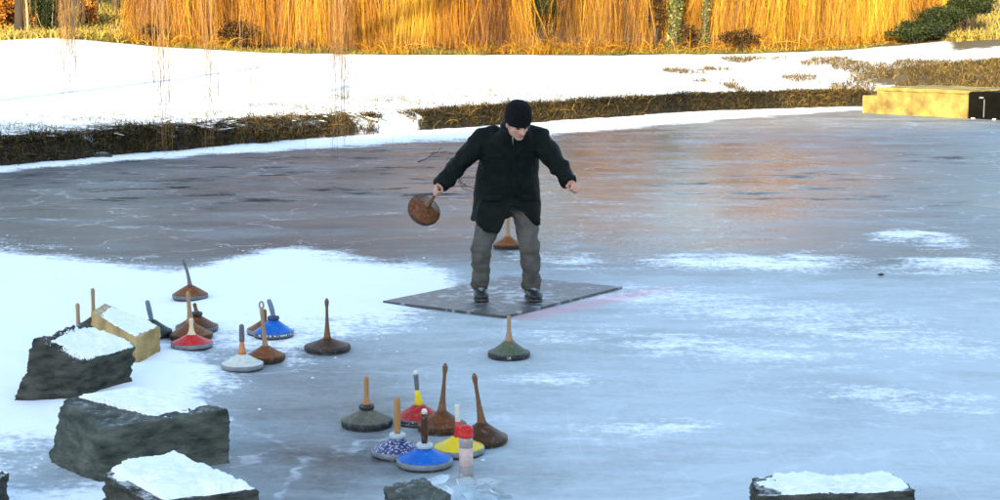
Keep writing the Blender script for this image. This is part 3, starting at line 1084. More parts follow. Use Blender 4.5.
n = 5200
bxx, byy = scatter_bank(n, -17, 16, -0.1, 1.2)
_px, _ = project(bxx, byy, 0 * bxx + 0.2)
keep = (fbm(bxx * 1.7 + 20, byy * 0.5, 3) > 0.54) & ~((_px > 868) & (_px < 1090)) & ~((_px > 372) & (_px < 412))
bxx, byy = bxx[keep], byy[keep]
n = len(bxx)
grass('bank_stalks', bxx, byy, 0.15 + 0.30 * RNG.random(n) ** 1.5, np.stack([RNG.normal(0, 0.7, n), -0.35 + RNG.normal(0, 0.6, n)], -1), 0.008 + 0.007 * RNG.random(n),
      np.clip(RNG.normal(0.66, 0.25, n), 0, 1), M['bankgrass'], 'longer brown stalks arching out of the bank in tufts', k=6, droop=0.6)


def bank_snow():
    n = 900
    x = -17 + 17 * RNG.random(n)
    y = shore(x) + 0.35 + 1.5 * RNG.random(n)
    px_, _ = project(x, y, 0 * x)
    k = (fbm(x * 1.1, y * 3.1, 4) > 0.50) & (px_ < 420)
    x, y = x[k], y[k]
    V, Q = [], []
    z = terrain(x, y)
    for a, b, c in zip(x, y, z):
        w, d, h = 0.06 + 0.26 * RNG.random() ** 2, 0.02 + 0.04 * RNG.random(), 0.006 + 0.01 * RNG.random()
        o = len(V)
        m = 7
        lift = 0.03 + 0.05 * RNG.random()
        tl = 0.5 * (RNG.random() - 0.5)
        V += [(a + w * math.cos(6.283 * i / m) * (0.6 + 0.6 * RNG.random()), b + d * math.sin(6.283 * i / m), c + lift - 0.015 + tl * w * math.cos(6.283 * i / m)) for i in range(m)]
        V.append((a, b, c + lift + h))
        Q += [(o + i, o + (i + 1) % m, o + m) for i in range(m)] + [tuple(reversed(range(o, o + m)))]
    o = mesh_obj('bank_snow', V, Q, M['snow'])
    tag(o, 'flecks of snow caught on the matted grass of the bank', 'snow', None, 'stuff')


bank_snow()
n = 15000
bxx, byy = scatter_bank(n, -17, 3.5, 0.7, 6.5)
keep = (fbm(bxx * 0.8, byy * 2.4, 4) > 0.44 + 0.045 * (byy - shore(bxx)))
bxx, byy = bxx[keep], byy[keep]
n = len(bxx)
grass('lawn_grass', bxx, byy, 0.05 + 0.10 * RNG.random(n), RNG.normal(0, 1.0, (n, 2)), 0.010 + 0.008 * RNG.random(n),
      np.clip(RNG.normal(0.55, 0.25, n), 0, 1), M['drygrass'], 'sparse dry grass tips poking through the snow along the bank top', droop=0.5)
n = 42000
bxx = 5 + 15 * RNG.random(n)
byy = shore(bxx) + 0.4 + 11 * RNG.random(n)
_px, _py = project(bxx, byy, terrain(bxx, byy))
keep = (fbm(bxx * 0.9, byy * 0.7, 3) > 0.42 + 0.24 * sstep(900, 740, _px) - 0.3 * sstep(880, 920, _px)) & (_py > 58)
bxx, byy = bxx[keep], byy[keep]
n = len(bxx)
grass('slope_grass', bxx, byy, 0.10 + 0.16 * RNG.random(n), RNG.normal(0, 0.6, (n, 2)), 0.012 + 0.01 * RNG.random(n),
      np.clip(RNG.normal(0.30, 0.28, n), 0, 1), M['slopegrass'], 'olive tussock grass in the snow above the concrete outlet')
n = 26000
bxx = -19 + 38 * RNG.random(n)
byy = YT - 0.9 + 2.6 * RNG.random(n) ** 1.3
_px, _py = project(bxx, byy, terrain(bxx, byy))
keep = (_px < 985) & (fbm(bxx * 1.3, byy * 1.3, 3) > 0.40 + 0.25 * sstep(YT + 0.1, YT - 0.9, byy))
bxx, byy = bxx[keep], byy[keep]
n = len(bxx)
grass('verge_grass', bxx, byy, (0.05 + 0.22 * RNG.random(n) ** 1.5) * (0.3 + 1.4 * fbm(bxx * 0.7, byy * 0.7, 3)), RNG.normal(0, 0.55, (n, 2)), 0.016 + 0.012 * RNG.random(n),
      np.clip(RNG.normal(0.5, 0.25, n), 0, 1), M['drygrass'], 'yellow green rough grass at the foot of the willows')
n = 9000
bxx = -14 + 29 * RNG.random(n)
byy = YT - 0.1 + 2.2 * RNG.random(n)
_px, _py = project(bxx, byy, terrain(bxx, byy))
keep = fbm(bxx * 0.5, byy * 0.8 + 11, 3) > np.where((_px > 390) & (_px < 660), 0.40, 0.52)
bxx, byy = bxx[keep], byy[keep]
n = len(bxx)
grass('tall_dry_grass', bxx, byy, 0.25 + 0.75 * RNG.random(n) ** 1.5, RNG.normal(0, 0.8, (n, 2)), 0.012 + 0.01 * RNG.random(n),
      np.clip(RNG.normal(0.55, 0.3, n), 0, 1), M['gold'], 'tangled amber stalks arching at the feet of the willows', k=7, droop=0.62)
n = 26000
bxx = -24 + 11 * RNG.random(n)
bxx = np.concatenate([bxx, 15.5 + 9 * RNG.random(16000)])
n = len(bxx)
byy = YT - 1 + 35 * RNG.random(n) ** 1.4
keep = fbm(bxx * 0.35, byy * 1.2, 3) > 0.40
bxx, byy = bxx[keep], byy[keep]
n = len(bxx)
grass('meadow_grass', bxx, byy, 0.18 + 0.3 * RNG.random(n), RNG.normal(0, 0.5, (n, 2)), 0.03 + 0.02 * RNG.random(n),
      np.clip(RNG.normal(0.85, 0.2, n), 0, 1), M['drygrass'], 'sunlit dry meadow grass on the slopes beyond the willows')


# ------------------------------------------------------------------ willow on the left bank whose shoots hang into view
def hanging_willow():
    x, y = -11.2, 27.5
    g = tz(x, y)
    t = empty('hanging_willow', (x, y, g))
    tag(t, 'bare weeping willow on the pond bank with thin shoots hanging over the ice', 'tree')
    m = MB()
    pts = [Vector((0.25 * math.sin(i * 0.7), 0.1 * i, i * 1.1 - 0.4)) for i in range(9)]
    m.tube(pts, [0.17, 0.14, 0.13, 0.12, 0.11, 0.10, 0.085, 0.07, 0.04], 12)
    m.build('trunk', M['bark'], t)
    bunches = [(70, 62, 26, 60), (73, 57, 10, 24), (66, 128, 24, 12), (152, 130, 24.5, 10), (165, 158, 25.0, 22), (210, 152, 25.2, 26), (247, 132, 25.5, 9), (338, 158, 25.2, 20), (345, 150, 26.0, 18), (303, 150, 26, 5), (282, 62, 26, 5), (28, 60, 25, 8), (405, 150, 26.5, 3)]
    paths, tones, limb = [], [], MB()
    k = 12
    for (bx, by, Y, cnt) in bunches:
        root = at(bx, 0, Y)
        X0 = root.x - x
        zt = 8.4 + 0.9 * RNG.random()
        q = [Vector((pts[7].x, pts[7].y, 7.2)).lerp(Vector((X0, Y - y, zt)), s) + Vector((0, 0, 1.1 * math.sin(s * 2.6))) for s in (0, 0.2, 0.4, 0.6, 0.8, 1)]
        limb.tube(q, [0.036, 0.03, 0.024, 0.018, 0.012, 0.006], 7)
        for j in range(int(cnt * 1.6)):
            sx = RNG.normal(0, 0.13)
            Yj = Y + RNG.normal(0, 0.25)
            pb = at(bx + RNG.normal(0, 5), by - abs(RNG.normal(0, 30)), Yj)
            zb = pb.z - g
            xb = pb.x - x
            P = []
            ph, am = RNG.random() * 6, 0.04 + 0.08 * RNG.random()
            for i in range(k):
                s = i / (k - 1)
                P.append((X0 + sx + (xb - X0 - sx) * s + am * math.sin(6 * s + ph) * s, Yj - y + am * math.cos(5 * s + ph) * s, zt + (zb - zt) * s))
            paths.append(P)
            tones.append(np.clip(RNG.normal(0.45, 0.25), 0, 1))
            for c in range(4):     # short side shoots
                i = RNG.integers(4, k - 1)
                a = Vector(P[i])
                d = Vector((RNG.normal(0, 0.05), RNG.normal(0, 0.05), -0.25 - 0.25 * RNG.random()))
                paths.append([tuple(a + d * (u / (k - 1)) + Vector((RNG.normal(0, 0.004), 0, 0))) for u in range(k)])
                tones.append(np.clip(RNG.normal(0.5, 0.25), 0, 1))
    limb.build('limb', M['bark'], t)
    ribbons('crown', np.array(paths), np.full(len(paths), 0.0075), tones, M['twig'], t)


hanging_willow()


# ------------------------------------------------------------------ concrete outlet on the far bank
def outlet():
    a, b = gnd(862, 113), gnd(966, 118.5)
    b = Vector((b.x, b.y, 0))
    top_z = 0.68
    d = (b - a).normalized()
    nrm = Vector((d.y, -d.x, 0))
    if nrm.y > 0: nrm = -nrm
    t = empty('concrete_outlet', a)
    tag(t, 'yellow lit concrete outlet wall with opening shade coloured on a solid end, set in the far bank', 'outlet')
    L = (b - a).length
    Mx = Matrix((d, -nrm, Vector((0, 0, 1)))).transposed()

    def bx(x0, x1, y0, y1, z0, z1, nm, mt):
        m = MB()
        m.box(Mx @ Vector(((x0 + x1) / 2, (y0 + y1) / 2, (z0 + z1) / 2)), ((x1 - x0) / 2, (y1 - y0) / 2, (z1 - z0) / 2), Mx)
        o = m.build(nm, mt, t, False)
        big = (x1 - x0) > 0.3
        bm = bmesh.new()
        bm.from_mesh(o.data)
        bmesh.ops.bevel(bm, geom=list(bm.edges), offset=0.02 if big else 0.004, segments=2, affect='EDGES')
        if big:
            for _ in range(2):
                bmesh.ops.subdivide_edges(bm, edges=[e for e in bm.edges if e.calc_length() > 0.1], cuts=3, use_grid_fill=True)
            for v in bm.verts:
                q = v.co * 2.5
                v.co += Vector((0.2, 0.6, 0.8)) * 0.022 * mnoise.fractal(q, 0.8, 2.1, 4) * (1 if v.co.z > -0.2 else 0)
        bm.to_mesh(o.data)
        bm.free()
        return o
    bx(0.45, L, 0, 2.2, -0.3, top_z - 0.09, 'wall', M['conc'])
    bx(-0.05, 0.447, 0.05, 2.0, -0.3, top_z - 0.22, 'wall', M['conc'])
    bx(0.40, L + 0.02, -0.04, 2.4, top_z - 0.088, top_z, 'coping', M['conc'])
    bx(L + 0.023, L + 2.6, 0.03, 2.3, -0.3, top_z - 0.03, 'sluice_shade', M['conc_shade'])  # solid box; the opening's shade is in its colour
    bx(L + 0.485, L + 0.495, -0.01, 0.027, 0.05, top_z - 0.2, 'rod', M['grey'])
    bx(L + 0.34, L + 0.46, 0.008, 0.027, top_z - 0.18, top_z - 0.14, 'plate', M['grey'])
    bx(L + 0.18, L + 0.24, -0.06, 0.02, -0.02, 0.03, 'ice_lump', M['snow'])
    bx(L + 0.77, L + 0.83, -0.05, 0.02, -0.02, 0.035, 'ice_lump', M['snow'])


outlet()


# ------------------------------------------------------------------ boulders with snow caps
def boulder(name, label, bottoms, tops, material, seed, mask, snow_t=0.035, rough=0.03, group=None, zb=-0.02):
    snow_t = snow_t * 0.7
    """bottoms/tops: front, left, right (photo pixels on the ice / above those corners) and the back-top pixel"""
    Bf, Bl, Br = [gnd(*p) for p in bottoms]
    Bb = Bl + Br - Bf
    Bs = [Bf, Br, Bb, Bl]
    for b in Bs: b.z = zb
    Ts = [at(*tops[0], Bf.y), at(*tops[2], Br.y), at(*tops[3], Bb.y), at(*tops[1], Bl.y)]
    c0 = (Bf + Br + Bb + Bl) / 4
    c0.z = 0
    t = empty(name, c0)
    tag(t, label, 'rock', group)
    so = Vector((seed * 7.3, seed * 3.1, seed))

    def pos(u, v, w):
        p = Vector((u, v, w))
        k = 40.0
        nrm = (abs(u) ** k + abs(v) ** k + abs(w) ** k) ** (1 / k)
        p = p / nrm
        a, b_, c = (p.x + 1) / 2, (p.y + 1) / 2, (p.z + 1) / 2
        # u: front->right, v: front->left
        lo = Bs[0] * (1 - a) * (1 - b_) + Bs[1] * a * (1 - b_) + Bs[2] * a * b_ + Bs[3] * (1 - a) * b_
        hi = Ts[0] * (1 - a) * (1 - b_) + Ts[1] * a * (1 - b_) + Ts[2] * a * b_ + Ts[3] * (1 - a) * b_
        q = lo * (1 - c) + hi * c
        ctr = (lo + hi) / 2
        d = (q - c0)
        d.z *= 0.6
        d.normalize()
        n1 = mnoise.fractal(q * 2.3 + so, 0.9, 2.1, 4)
        n2 = mnoise.fractal(Vector((q.x * 4, q.y * 4, q.z * 16 + q.x * 3)) + so, 0.6, 2.1, 5)
        n3 = mnoise.fractal(q * 17 + so, 0.6, 2.1, 4)
        cell = mnoise.voronoi(q * 4.5 + so)[0]
        crack = -max(0.0, 0.10 - (cell[1] - cell[0])) * 4.0
        facet = 0.9 * (mnoise.cell(q * 4.5 + so + Vector((0.4 * n1, 0.4 * n2, 0))))* 0.25
        return q + d * (rough * (0.6 * n1 + 0.62 * n2 + 0.26 * n3 + 0.5 * crack + 0.8 * facet)) - c0

    N_ = 52
    V, Fc = [], []
    for (ax, sg) in ((0, -1), (0, 1), (1, -1), (1, 1), (2, -1), (2, 1)):
        o = len(V)
        for i in range(N_ + 1):
            for j in range(N_ + 1):
                s_, q_ = -1 + 2 * i / N_, -1 + 2 * j / N_
                p = [0, 0, 0]
                p[ax] = sg
                p[(ax + 1) % 3] = s_
                p[(ax + 2) % 3] = q_
                V.append(pos(*p))
        for i in range(N_):
            for j in range(N_):
                a = o + i * (N_ + 1) + j
                q = (a, a + N_ + 1, a + N_ + 2, a + 1)
                Fc.append(q if sg > 0 else q[::-1])
    me = bpy.data.meshes.new('stone')
    me.from_pydata(V, [], Fc)
    bm = bmesh.new()
    bm.from_mesh(me)
    bmesh.ops.remove_doubles(bm, verts=bm.verts, dist=1e-4)
    bmesh.ops.recalc_face_normals(bm, faces=bm.faces)
    bm.to_mesh(me)
    bm.free()
    me.materials.append(material)
    me.shade_smooth()
    link(bpy.data.objects.new('stone', me), t)
    # snow cap: the top surface lifted where snow lies
    NN = 56
    V, th = [], []
    for i in range(NN + 1):
        for j in range(NN + 1):
            u, v = -1.0 + 2.0 * i / NN, -1.0 + 2.0 * j / NN
            p = pos(u * 0.985, v * 0.985, 1)
            nz = 0.5 + 0.5 * mnoise.fractal((p + c0) * 6 + so, 0.7, 2.1, 5)
            nf = mnoise.fractal((p + c0) * 25 + so, 0.7, 2.1, 3)
            edge = min(1, (1 - max(abs(u), abs(v))) / 0.22)
            m_ = mask(u, v) + 0.8 * (nz - 0.5) + 0.06 * nf
            tk = snow_t * min(1.0, max(-0.5, m_ * 1.05)) * (0.15 + 0.85 * edge) + 0.0018 * nf + 0.05 * snow_t * math.sin(u * 5 + seed)
            th.append(tk)
            V.append(p + Vector((0, 0, tk - 0.003)))
    Fc = []
    for i in range(NN):
        for j in range(NN):
            a = i * (NN + 1) + j
            q = (a, a + NN + 1, a + NN + 2, a + 1)
            if mask(0, 0) > -0.5 and max(th[x] for x in q) > -0.004: Fc.append(q)
    if Fc:
        bm = bmesh.new()
        vs = [bm.verts.new(v) for v in V]
        for q in Fc: bm.faces.new([vs[x] for x in q])
        bmesh.ops.delete(bm, geom=[v for v in bm.verts if not v.link_faces], context='VERTS')
        me = bpy.data.meshes.new('snow_cap')
        bm.to_mesh(me)
        bm.free()
        me.materials.append(M['snow'])
        me.shade_smooth()
        link(bpy.data.objects.new('snow_cap', me), t)
    return t


GR = 'boulders on the near shore'
boulder('boulder', 'dark angular boulder with sloping snowy top in front of the ochre block', [(76, 402), (10, 404), (131, 385)], [(82, 362), (34, 338), (137, 347), (86, 321)], M['rock'], 1, lambda u, v: 0.65 - 0.55 * (v > 0.62) - 0.5 * (u < -0.75), group=GR)
boulder('boulder', 'long flat grey green boulder with snow on only part of its top', [(100, 484), (48, 462), (230, 463)], [(101, 430), (62, 398), (231, 408), (132, 386)], M['rock2'], 2, lambda u, v: 0.95 * (1 if (u + 0.35 * v) > -0.30 else -1.6) - 0.75 * (v < -0.72 + 0.1 * u), 0.035, 0.02, group=GR)
boulder('boulder', 'snow heaped low boulder in front of the long flat one', [(160, 545), (98, 522), (268, 524)], [(150, 503), (102, 474), (256, 490), (174, 454)], M['rock'], 3, lambda u, v: 0.95 - 0.9 * (u < -0.72) - 0.3 * (v < -0.9), 0.06, group=GR)
boulder('boulder', 'small dark boulder left of the snow heaped low one', [(-14, 530), (-60, 512), (9, 515)], [(-14, 486), (-55, 472), (8, 474), (-30, 464)], M['rock'], 4, lambda u, v: 0.2, group=GR)
boulder('boulder', 'dark flat boulder with a strip of snow, alone on the open side', [(762, 552), (748, 524), (920, 545)], [(758, 497), (752, 476), (918, 490), (893, 473)], M['rock'], 5, lambda u, v: 0.9 - 0.8 * (u < -0.68) - 0.55 * (v < -0.62), 0.04, group=GR)
boulder('boulder', 'green grey boulder under the broken ice by the bottle', [(402, 545), (374, 527), (452, 536)], [(402, 506), (383, 489), (446, 500), (424, 478)], M['rock2'], 6, lambda u, v: -0.9, group=GR)
boulder('stone_block', 'ochre yellow block with thin snow behind the dark angular boulder', [(138, 366), (84, 350), (161, 356)], [(136, 338), (92, 312), (160, 327), (104, 302)], M['ochre'], 7, lambda u, v: 0.55 - 0.5 * (v > 0.7), 0.02, 0.015)


# ------------------------------------------------------------------ ice stocks
def stock(px, ybot, wpx, ytop, label, body='brown', rim='black', handle='woodb', kind='stick', collar=None, band=None, tip=None, htop=None, bh=0.075, lean_px=0.0, cone=None, bend=0.0, disc=0.30, group='curling stocks standing on the ice', place=None, seed=0, tall=None):
    """one curling stock: running plate, rim, turned body, collar, handle; sized from its outline in the photo"""
    if place is None:
        g = gnd(px, ybot)
        r = 0.5 * wpx / F * math.hypot(g.y, CAMZ) * 1.0
        Yc = g.y + r
        gx_ = (px - 500) / F * math.hypot(Yc, CAMZ) * 0.995
        z0 = iz(gx_, Yc)
        loc = Vector((gx_, Yc, z0))
        ht = at(px, ytop, Yc).z - z0
        t = empty('curling_stock', loc, (0, 0, (seed * 1.7) % 6.28))
        lean = lean_px / F * Yc
    else:
        loc, axis, r, ht = place
        t = empty('curling_stock', loc)
        t.rotation_mode = 'QUATERNION'
        t.rotation_quaternion = Vector((0, 0, 1)).rotation_difference(axis)
        lean = 0
    tag(t, label, 'curling stock', group)
    rh = 0.028
    MB().lathe([(0, 0), (r * 0.93, 0), (r * 0.965, 0.003), (r * 0.965, 0.012), (0, 0.012)], 48).build('running_plate', M['black'], t)
    MB().lathe([(r * 0.9, 0.0125), (r * 0.985, 0.0125), (r, 0.016), (r, 0.012 + rh - 0.003), (r * 0.985, 0.012 + rh), (r * 0.9, 0.012 + rh)], 48).build('rim', M[rim], t)
    z1 = 0.012 + rh
    if band:
        MB().lathe([(r * 0.95, z1 - 0.018), (r * 1.006, z1 - 0.018), (r * 1.006, z1 - 0.005), (r * 0.95, z1 - 0.005)], 48).build('band', M[band], t)
    # body: shallow turned dome rising to the neck
    rn = 0.030
    prof = [(0, z1 - 0.004), (r * 0.955, z1 - 0.004), (r * 0.97, z1 + 0.001)]
    for i in range(1, 13):
        s = i / 12
        rr = r * 0.96 * (1 - s) + rn * s
        prof.append((rr, z1 + bh * (0.75 * s + 0.25 * s ** 3 if not disc else s ** (0.8 + disc))))
    prof.append((0, z1 + bh))
    MB().lathe(prof, 48).build('body', M[body], t)
    # screw heads near the rim
    zt = z1 + bh - 0.002
    if collar:
        cr = 0.044
        MB().lathe([(0, zt), (cr * 0.85, zt), (cr, zt + 0.006), (cr, zt + 0.022), (cr * 0.85, zt + 0.028), (0, zt + 0.028)], 28).build('collar', M[collar], t)
        zt += 0.0275
    # handle
    H = max(ht, zt + 0.06)
    Rz = Matrix.Rotation(-t.rotation_euler.z, 3, 'Z') if place is None else Matrix.Identity(3)

    def P(s, extra=0.0):
        b = bend * (s ** 2.5)
        return Rz @ Vector((lean * s - b, 0, zt - 0.002 + (H - zt) * s))
    if cone:
        MB().tube([P(0), P(0.12), P(0.3), P(0.48)], [0.030, 0.024, 0.018, 0.0135], 18).build('neck', M[cone], t)
    n_ = 14
    S0 = 0.45 if cone else 0.0
    pts = [P(S0 + (1 - S0) * i / n_) for i in range(n_ + 1)]
    rad = []
    for i in range(n_ + 1):
        s = S0 + (1 - S0) * i / n_
        if kind == 'knob':       # slim flared stem ending in a bulb
            a = 0.0095 + 0.018 * (1 - s) ** 3 + 0.0075 * math.exp(-((s - 0.9) / 0.07) ** 2)
        elif kind == 'flare':    # wood flowing out of the dome
            a = 0.012 + 0.022 * (1 - s) ** 4 + 0.003 * s
        elif kind == 'short':
            a = 0.0155 + 0.003 * math.sin(s * 3.1)
        else:
            a = 0.0125 + 0.010 * (1 - s) ** 5 + 0.003 * s ** 3
        if i == n_: a *= 0.6
        rad.append(a)
    ho = MB().tube(pts, rad, 14).build('handle', M[handle], t)
    if kind == 'ring':
        m = MB()
        c = P(1.0) + Vector((0, 0, 0.014))
        m.tube([c + Rz @ Vector((0.014 * math.cos(a), 0, 0.024 * math.sin(a))) for a in [2 * math.pi * i / 20 for i in range(21)]], 0.006, 8)
        m.build('ring', M[handle], t)
    if tip:
        MB().lathe([(0, -0.004), (0.0135, -0.004), (0.0155, 0.004), (0.014, 0.016), (0.009, 0.022), (0, 0.024)], 16, Matrix.Translation(P(1.0) + Vector((0, 0, -0.004)))).build('tip', M[tip], t)
    return t


ST = stock
# by the boulders
ST(189, 305, 36, 259, 'brown stock with a tall dark hooked handle at the back of the red one', 'rust', 'greyd', 'greyrod', lean_px=-3, bend=0.03, bh=0.07, disc=0.1, seed=1, collar=None)
ST(196, 337, 43, 303, 'brown stock with black collar, second behind the red one', 'brown', 'greyd', 'woodb', collar='black', lean_px=-2, seed=2)
ST(190, 344, 44, 291, 'brown stock with long light wooden handle directly behind the red one', 'rust', 'brownd', 'woodp', 'flare', lean_px=-2, seed=3)
ST(191, 353, 42, 318, 'bright red stock with grey rim and short cream handle', 'red', 'grey', 'cream', 'flare', bh=0.055, seed=4)
ST(151, 343, 40, 300, 'dark green stock half hidden behind the ochre block', 'green', 'black', 'bluegrey', 'short', lean_px=-4, seed=5)
ST(93, 341, 40, 288, 'stock behind the ochre block with only its grey brown handle showing', 'brownd', 'black', 'woodp', 'stick', seed=6)
ST(78, 354, 40, 303, 'stock behind the dark angular boulder with only its thin handle tip showing', 'brownd', 'black', 'woodp', 'stick', seed=7)
ST(264, 339, 36, 309, 'brown stock mostly hidden behind the blue one with navy collar', 'rust', 'grey', 'woodb', 'short', seed=8, bh=0.06)
ST(273, 343, 41, 299, 'blue stock with navy collar, printed rim and bent grey handle', 'blue', 'greyd', 'bluegrey', 'short', collar='navyc', band='blueprint', lean_px=-3, bend=0.012, bh=0.085, seed=9)
ST(265, 366, 40, 307, 'brown stock with pale ring topped handle touching the white one', 'rust', 'brownd', 'woodp', 'ring', lean_px=-3, seed=10, bh=0.06)
ST(242, 374, 43, 324, 'white stock with grey rim, copper neck and grey handle', 'white', 'grey', 'greyrod', 'short', cone='copper', bh=0.06, seed=11)
ST(327, 356, 47, 298, 'dark brown stock standing alone between the boulders and the mat', 'brownd', 'black', 'woodb', 'knob', bh=0.05, seed=12)
# round the mat
g9 = ST(509, 362, 43, 315, 'olive green stock with black rim and pale handle in front of the mat', 'olive', 'black', 'woodp', 'flare', bh=0.075, seed=0, disc=0.45)
ST(508, 250, 30, 213, 'rust brown stock standing behind the person, seen between the legs', 'rust', 'brownd', 'woodp', 'flare', bh=0.075, seed=13)
# by the bottle
ST(367, 433, 52, 376, 'grey olive stock with black collar and orange wooden handle', 'oliveg', 'black', 'woodh', 'stick', collar='black', bh=0.06, seed=14)
ST(419, 429, 50, 373, 'cherry red stock with yellow neck and dark grip', 'cherry', 'greyd', 'greyd', 'stick', cone='yellow', band='redprint', tip='white', bh=0.065, lean_px=-3, seed=15)
ST(442, 437, 50, 363, 'brown stock with tall knobbed handle beside the cherry red one', 'brown', 'brownd', 'woodb', 'knob', lean_px=4, seed=16, bh=0.07)
ST(482, 450, 52, 373, 'brown stock with tall knobbed handle behind the red capped bottle', 'brownd', 'brownd', 'woodb', 'knob', lean_px=-8, seed=17, bh=0.07)
ST(398, 463, 53, 397, 'navy stock with white printed pattern and orange wooden handle', 'navyprint', 'grey', 'woodh', 'short', collar='clear', bh=0.055, seed=18)
ST(459, 461, 52, 404, 'yellow stock with grey rim and thin white handle', 'yellow', 'grey', 'white', 'stick', cone='red', bh=0.055, lean_px=-2, seed=19)
ST(425, 474, 57, 412, 'bright blue stock with grey rim, clear collar and brown handle', 'blue', 'grey', 'brownd', 'short', collar='clear', tip='white', bh=0.055, seed=20)


def lettering(parent, txt, size, r, z, matl):
    """flat raised letters on the rim, facing the camera side"""
    cu = bpy.data.curves.new('lettering', 'FONT')
    cu.body = txt
    cu.size = size
    cu.extrude = 0.001
    cu.align_x = 'CENTER'
    o = bpy.data.objects.new('tmp', cu)
    COL.objects.link(o)
    dg = bpy.context.evaluated_depsgraph_get()
    me = bpy.data.meshes.new_from_object(o.evaluated_get(dg))
    bpy.data.objects.remove(o)
    for v in me.vertices:
        x, y, z_ = v.co
        a = x / r
        v.co = (r * math.sin(a), -r * math.cos(a) - 0.0015 - z_, z + y)
    me.materials.clear()
    me.materials.append(matl)
    link(bpy.data.objects.new('lettering', me), parent)


lettering(g9, 'L8', 0.026, 0.144, 0.016, M['white'])

# ------------------------------------------------------------------ bottle and broken ice
def bottle():
    g = gnd(466, 479)
    t = empty('bottle', (g.x, g.y + 0.04, iz(g.x, g.y)))
    tag(t, 'frosted pinkish bottle with red cap among the stocks', 'bottle')
    MB().lathe([(0, 0), (0.030, 0), (0.035, 0.005), (0.036, 0.03), (0.0345, 0.034), (0.0345, 0.17), (0.036, 0.175), (0.036, 0.188), (0.030, 0.205), (0.024, 0.213), (0.024, 0.222), (0, 0.222)], 28).build('glass', M['frost'], t)
    MB().lathe([(0.0349, 0.06), (0.0353, 0.0605), (0.0353, 0.150), (0.0349, 0.1505)], 28).build('paper_label', M['frostlabel'], t)
    m = MB()
    mm = MB().lathe([(0, 0.2065), (0.036, 0.2065), (0.0375, 0.209), (0.0375, 0.216), (0.035, 0.219), (0.0355, 0.240), (0.031, 0.254), (0.020, 0.262), (0, 0.264)], 48)
    m.v = [Vector((v.x * k, v.y * k, v.z)) for v in mm.v for k in (1 + 0.03 * math.cos(24 * math.atan2(v.y, v.x)) * (0.218 < v.z < 0.245),)]
    m.f = mm.f
    m.build('cap', M['red'], t)
    MB().lathe([(0.034, 0.2045), (0.0385, 0.2045), (0.0385, 0.2085), (0.034, 0.2085)], 28).build('cap_ring', M['cherry'], t)


bottle()


def ice_mat():
    m, nt, p, L = new_mat('shard_ice')
    p.inputs['Base Color'].default_value = (0.80, 0.88, 0.92, 1)
    p.inputs['Roughness'].default_value = 0.06
    p.inputs['IOR'].default_value = 1.31
    p.inputs['Transmission Weight'].default_value = 0.85
    n = nt.nodes.new('ShaderNodeTexNoise')
    n.inputs['Scale'].default_value = 18
    b = nt.nodes.new('ShaderNodeBump')
    b.inputs['Strength'].default_value = 0.4
    b.inputs['Distance'].default_value = 0.01
    L.new(n.outputs['Fac'], b.inputs['Height'])
    L.new(b.outputs[0], p.inputs['Normal'])
    return m


M['ice'] = ice_mat()
rs = random.Random(5)
for i, (px, py, Yd, sx, sy, tilt, az) in enumerate((
        (426, 485, 7.02, 0.080, 0.055, 0.25, 0.2), (446, 490, 7.10, 0.060, 0.05, 0.7, 1.0), (462, 490, 7.30, 0.065, 0.05, 0.6, -0.5),
        (480, 488, 7.34, 0.075, 0.05, 0.8, 0.5), (452, 499, 7.14, 0.070, 0.05, 0.5, 0.1), (474, 498, 7.22, 0.080, 0.06, 0.5, 0.9),
        (497, 490, 7.36, 0.060, 0.05, 0.9, -0.8), (490, 500, 7.24, 0.070, 0.05, 0.6, 0.3), (438, 480, 7.10, 0.050, 0.04, 0.3, 0.7), (505, 499, 7.30, 0.05, 0.045, 0.9, 0.4),
        (466, 483, 7.40, 0.055, 0.04, 1.0, 0.2), (488, 481, 7.46, 0.05, 0.04, 0.7, -0.3))):
    c = at(px, py, Yd)
    n_ = 5
    ang = sorted(rs.random() * 2 * math.pi for _ in range(n_))
    ang = [2 * math.pi * k / n_ + 0.5 * (rs.random() - 0.5) for k in range(n_)]
    out = [(1.15 * sx * (0.55 + 0.7 * rs.random()) * math.cos(a), 0.8 * sy * (0.55 + 0.7 * rs.random()) * math.sin(a)) for a in ang]
    h = 0.007
    V = [(x, y, -h + 0.004 * rs.random()) for x, y in out] + [(x * 0.93, y * 0.93, h + 0.006 * rs.random()) for x, y in out]
    Fc = [tuple(reversed(range(n_))), tuple(range(n_, 2 * n_))] + [(k, (k + 1) % n_, n_ + (k + 1) % n_, n_ + k) for k in range(n_)]
    o = mesh_obj('ice_shard', V, Fc, M['ice'], None, False)
    o.location = c
    o.rotation_euler = (tilt * (1 if i % 3 else -1), 0.5 * (rs.random() - 0.5), az)
    tag(o, 'clear broken slab of ice heaped on the green grey boulder', 'ice shard', 'broken ice by the bottle')

# ------------------------------------------------------------------ stance mat
MATC = [gnd(383, 304), gnd(508, 279), gnd(622, 289.5), gnd(505, 319)]
c0 = sum(MATC, Vector()) / 4
V = []
for z in (0.004, 0.026):
    for p in MATC: V.append((p.x - c0.x, p.y - c0.y, z))


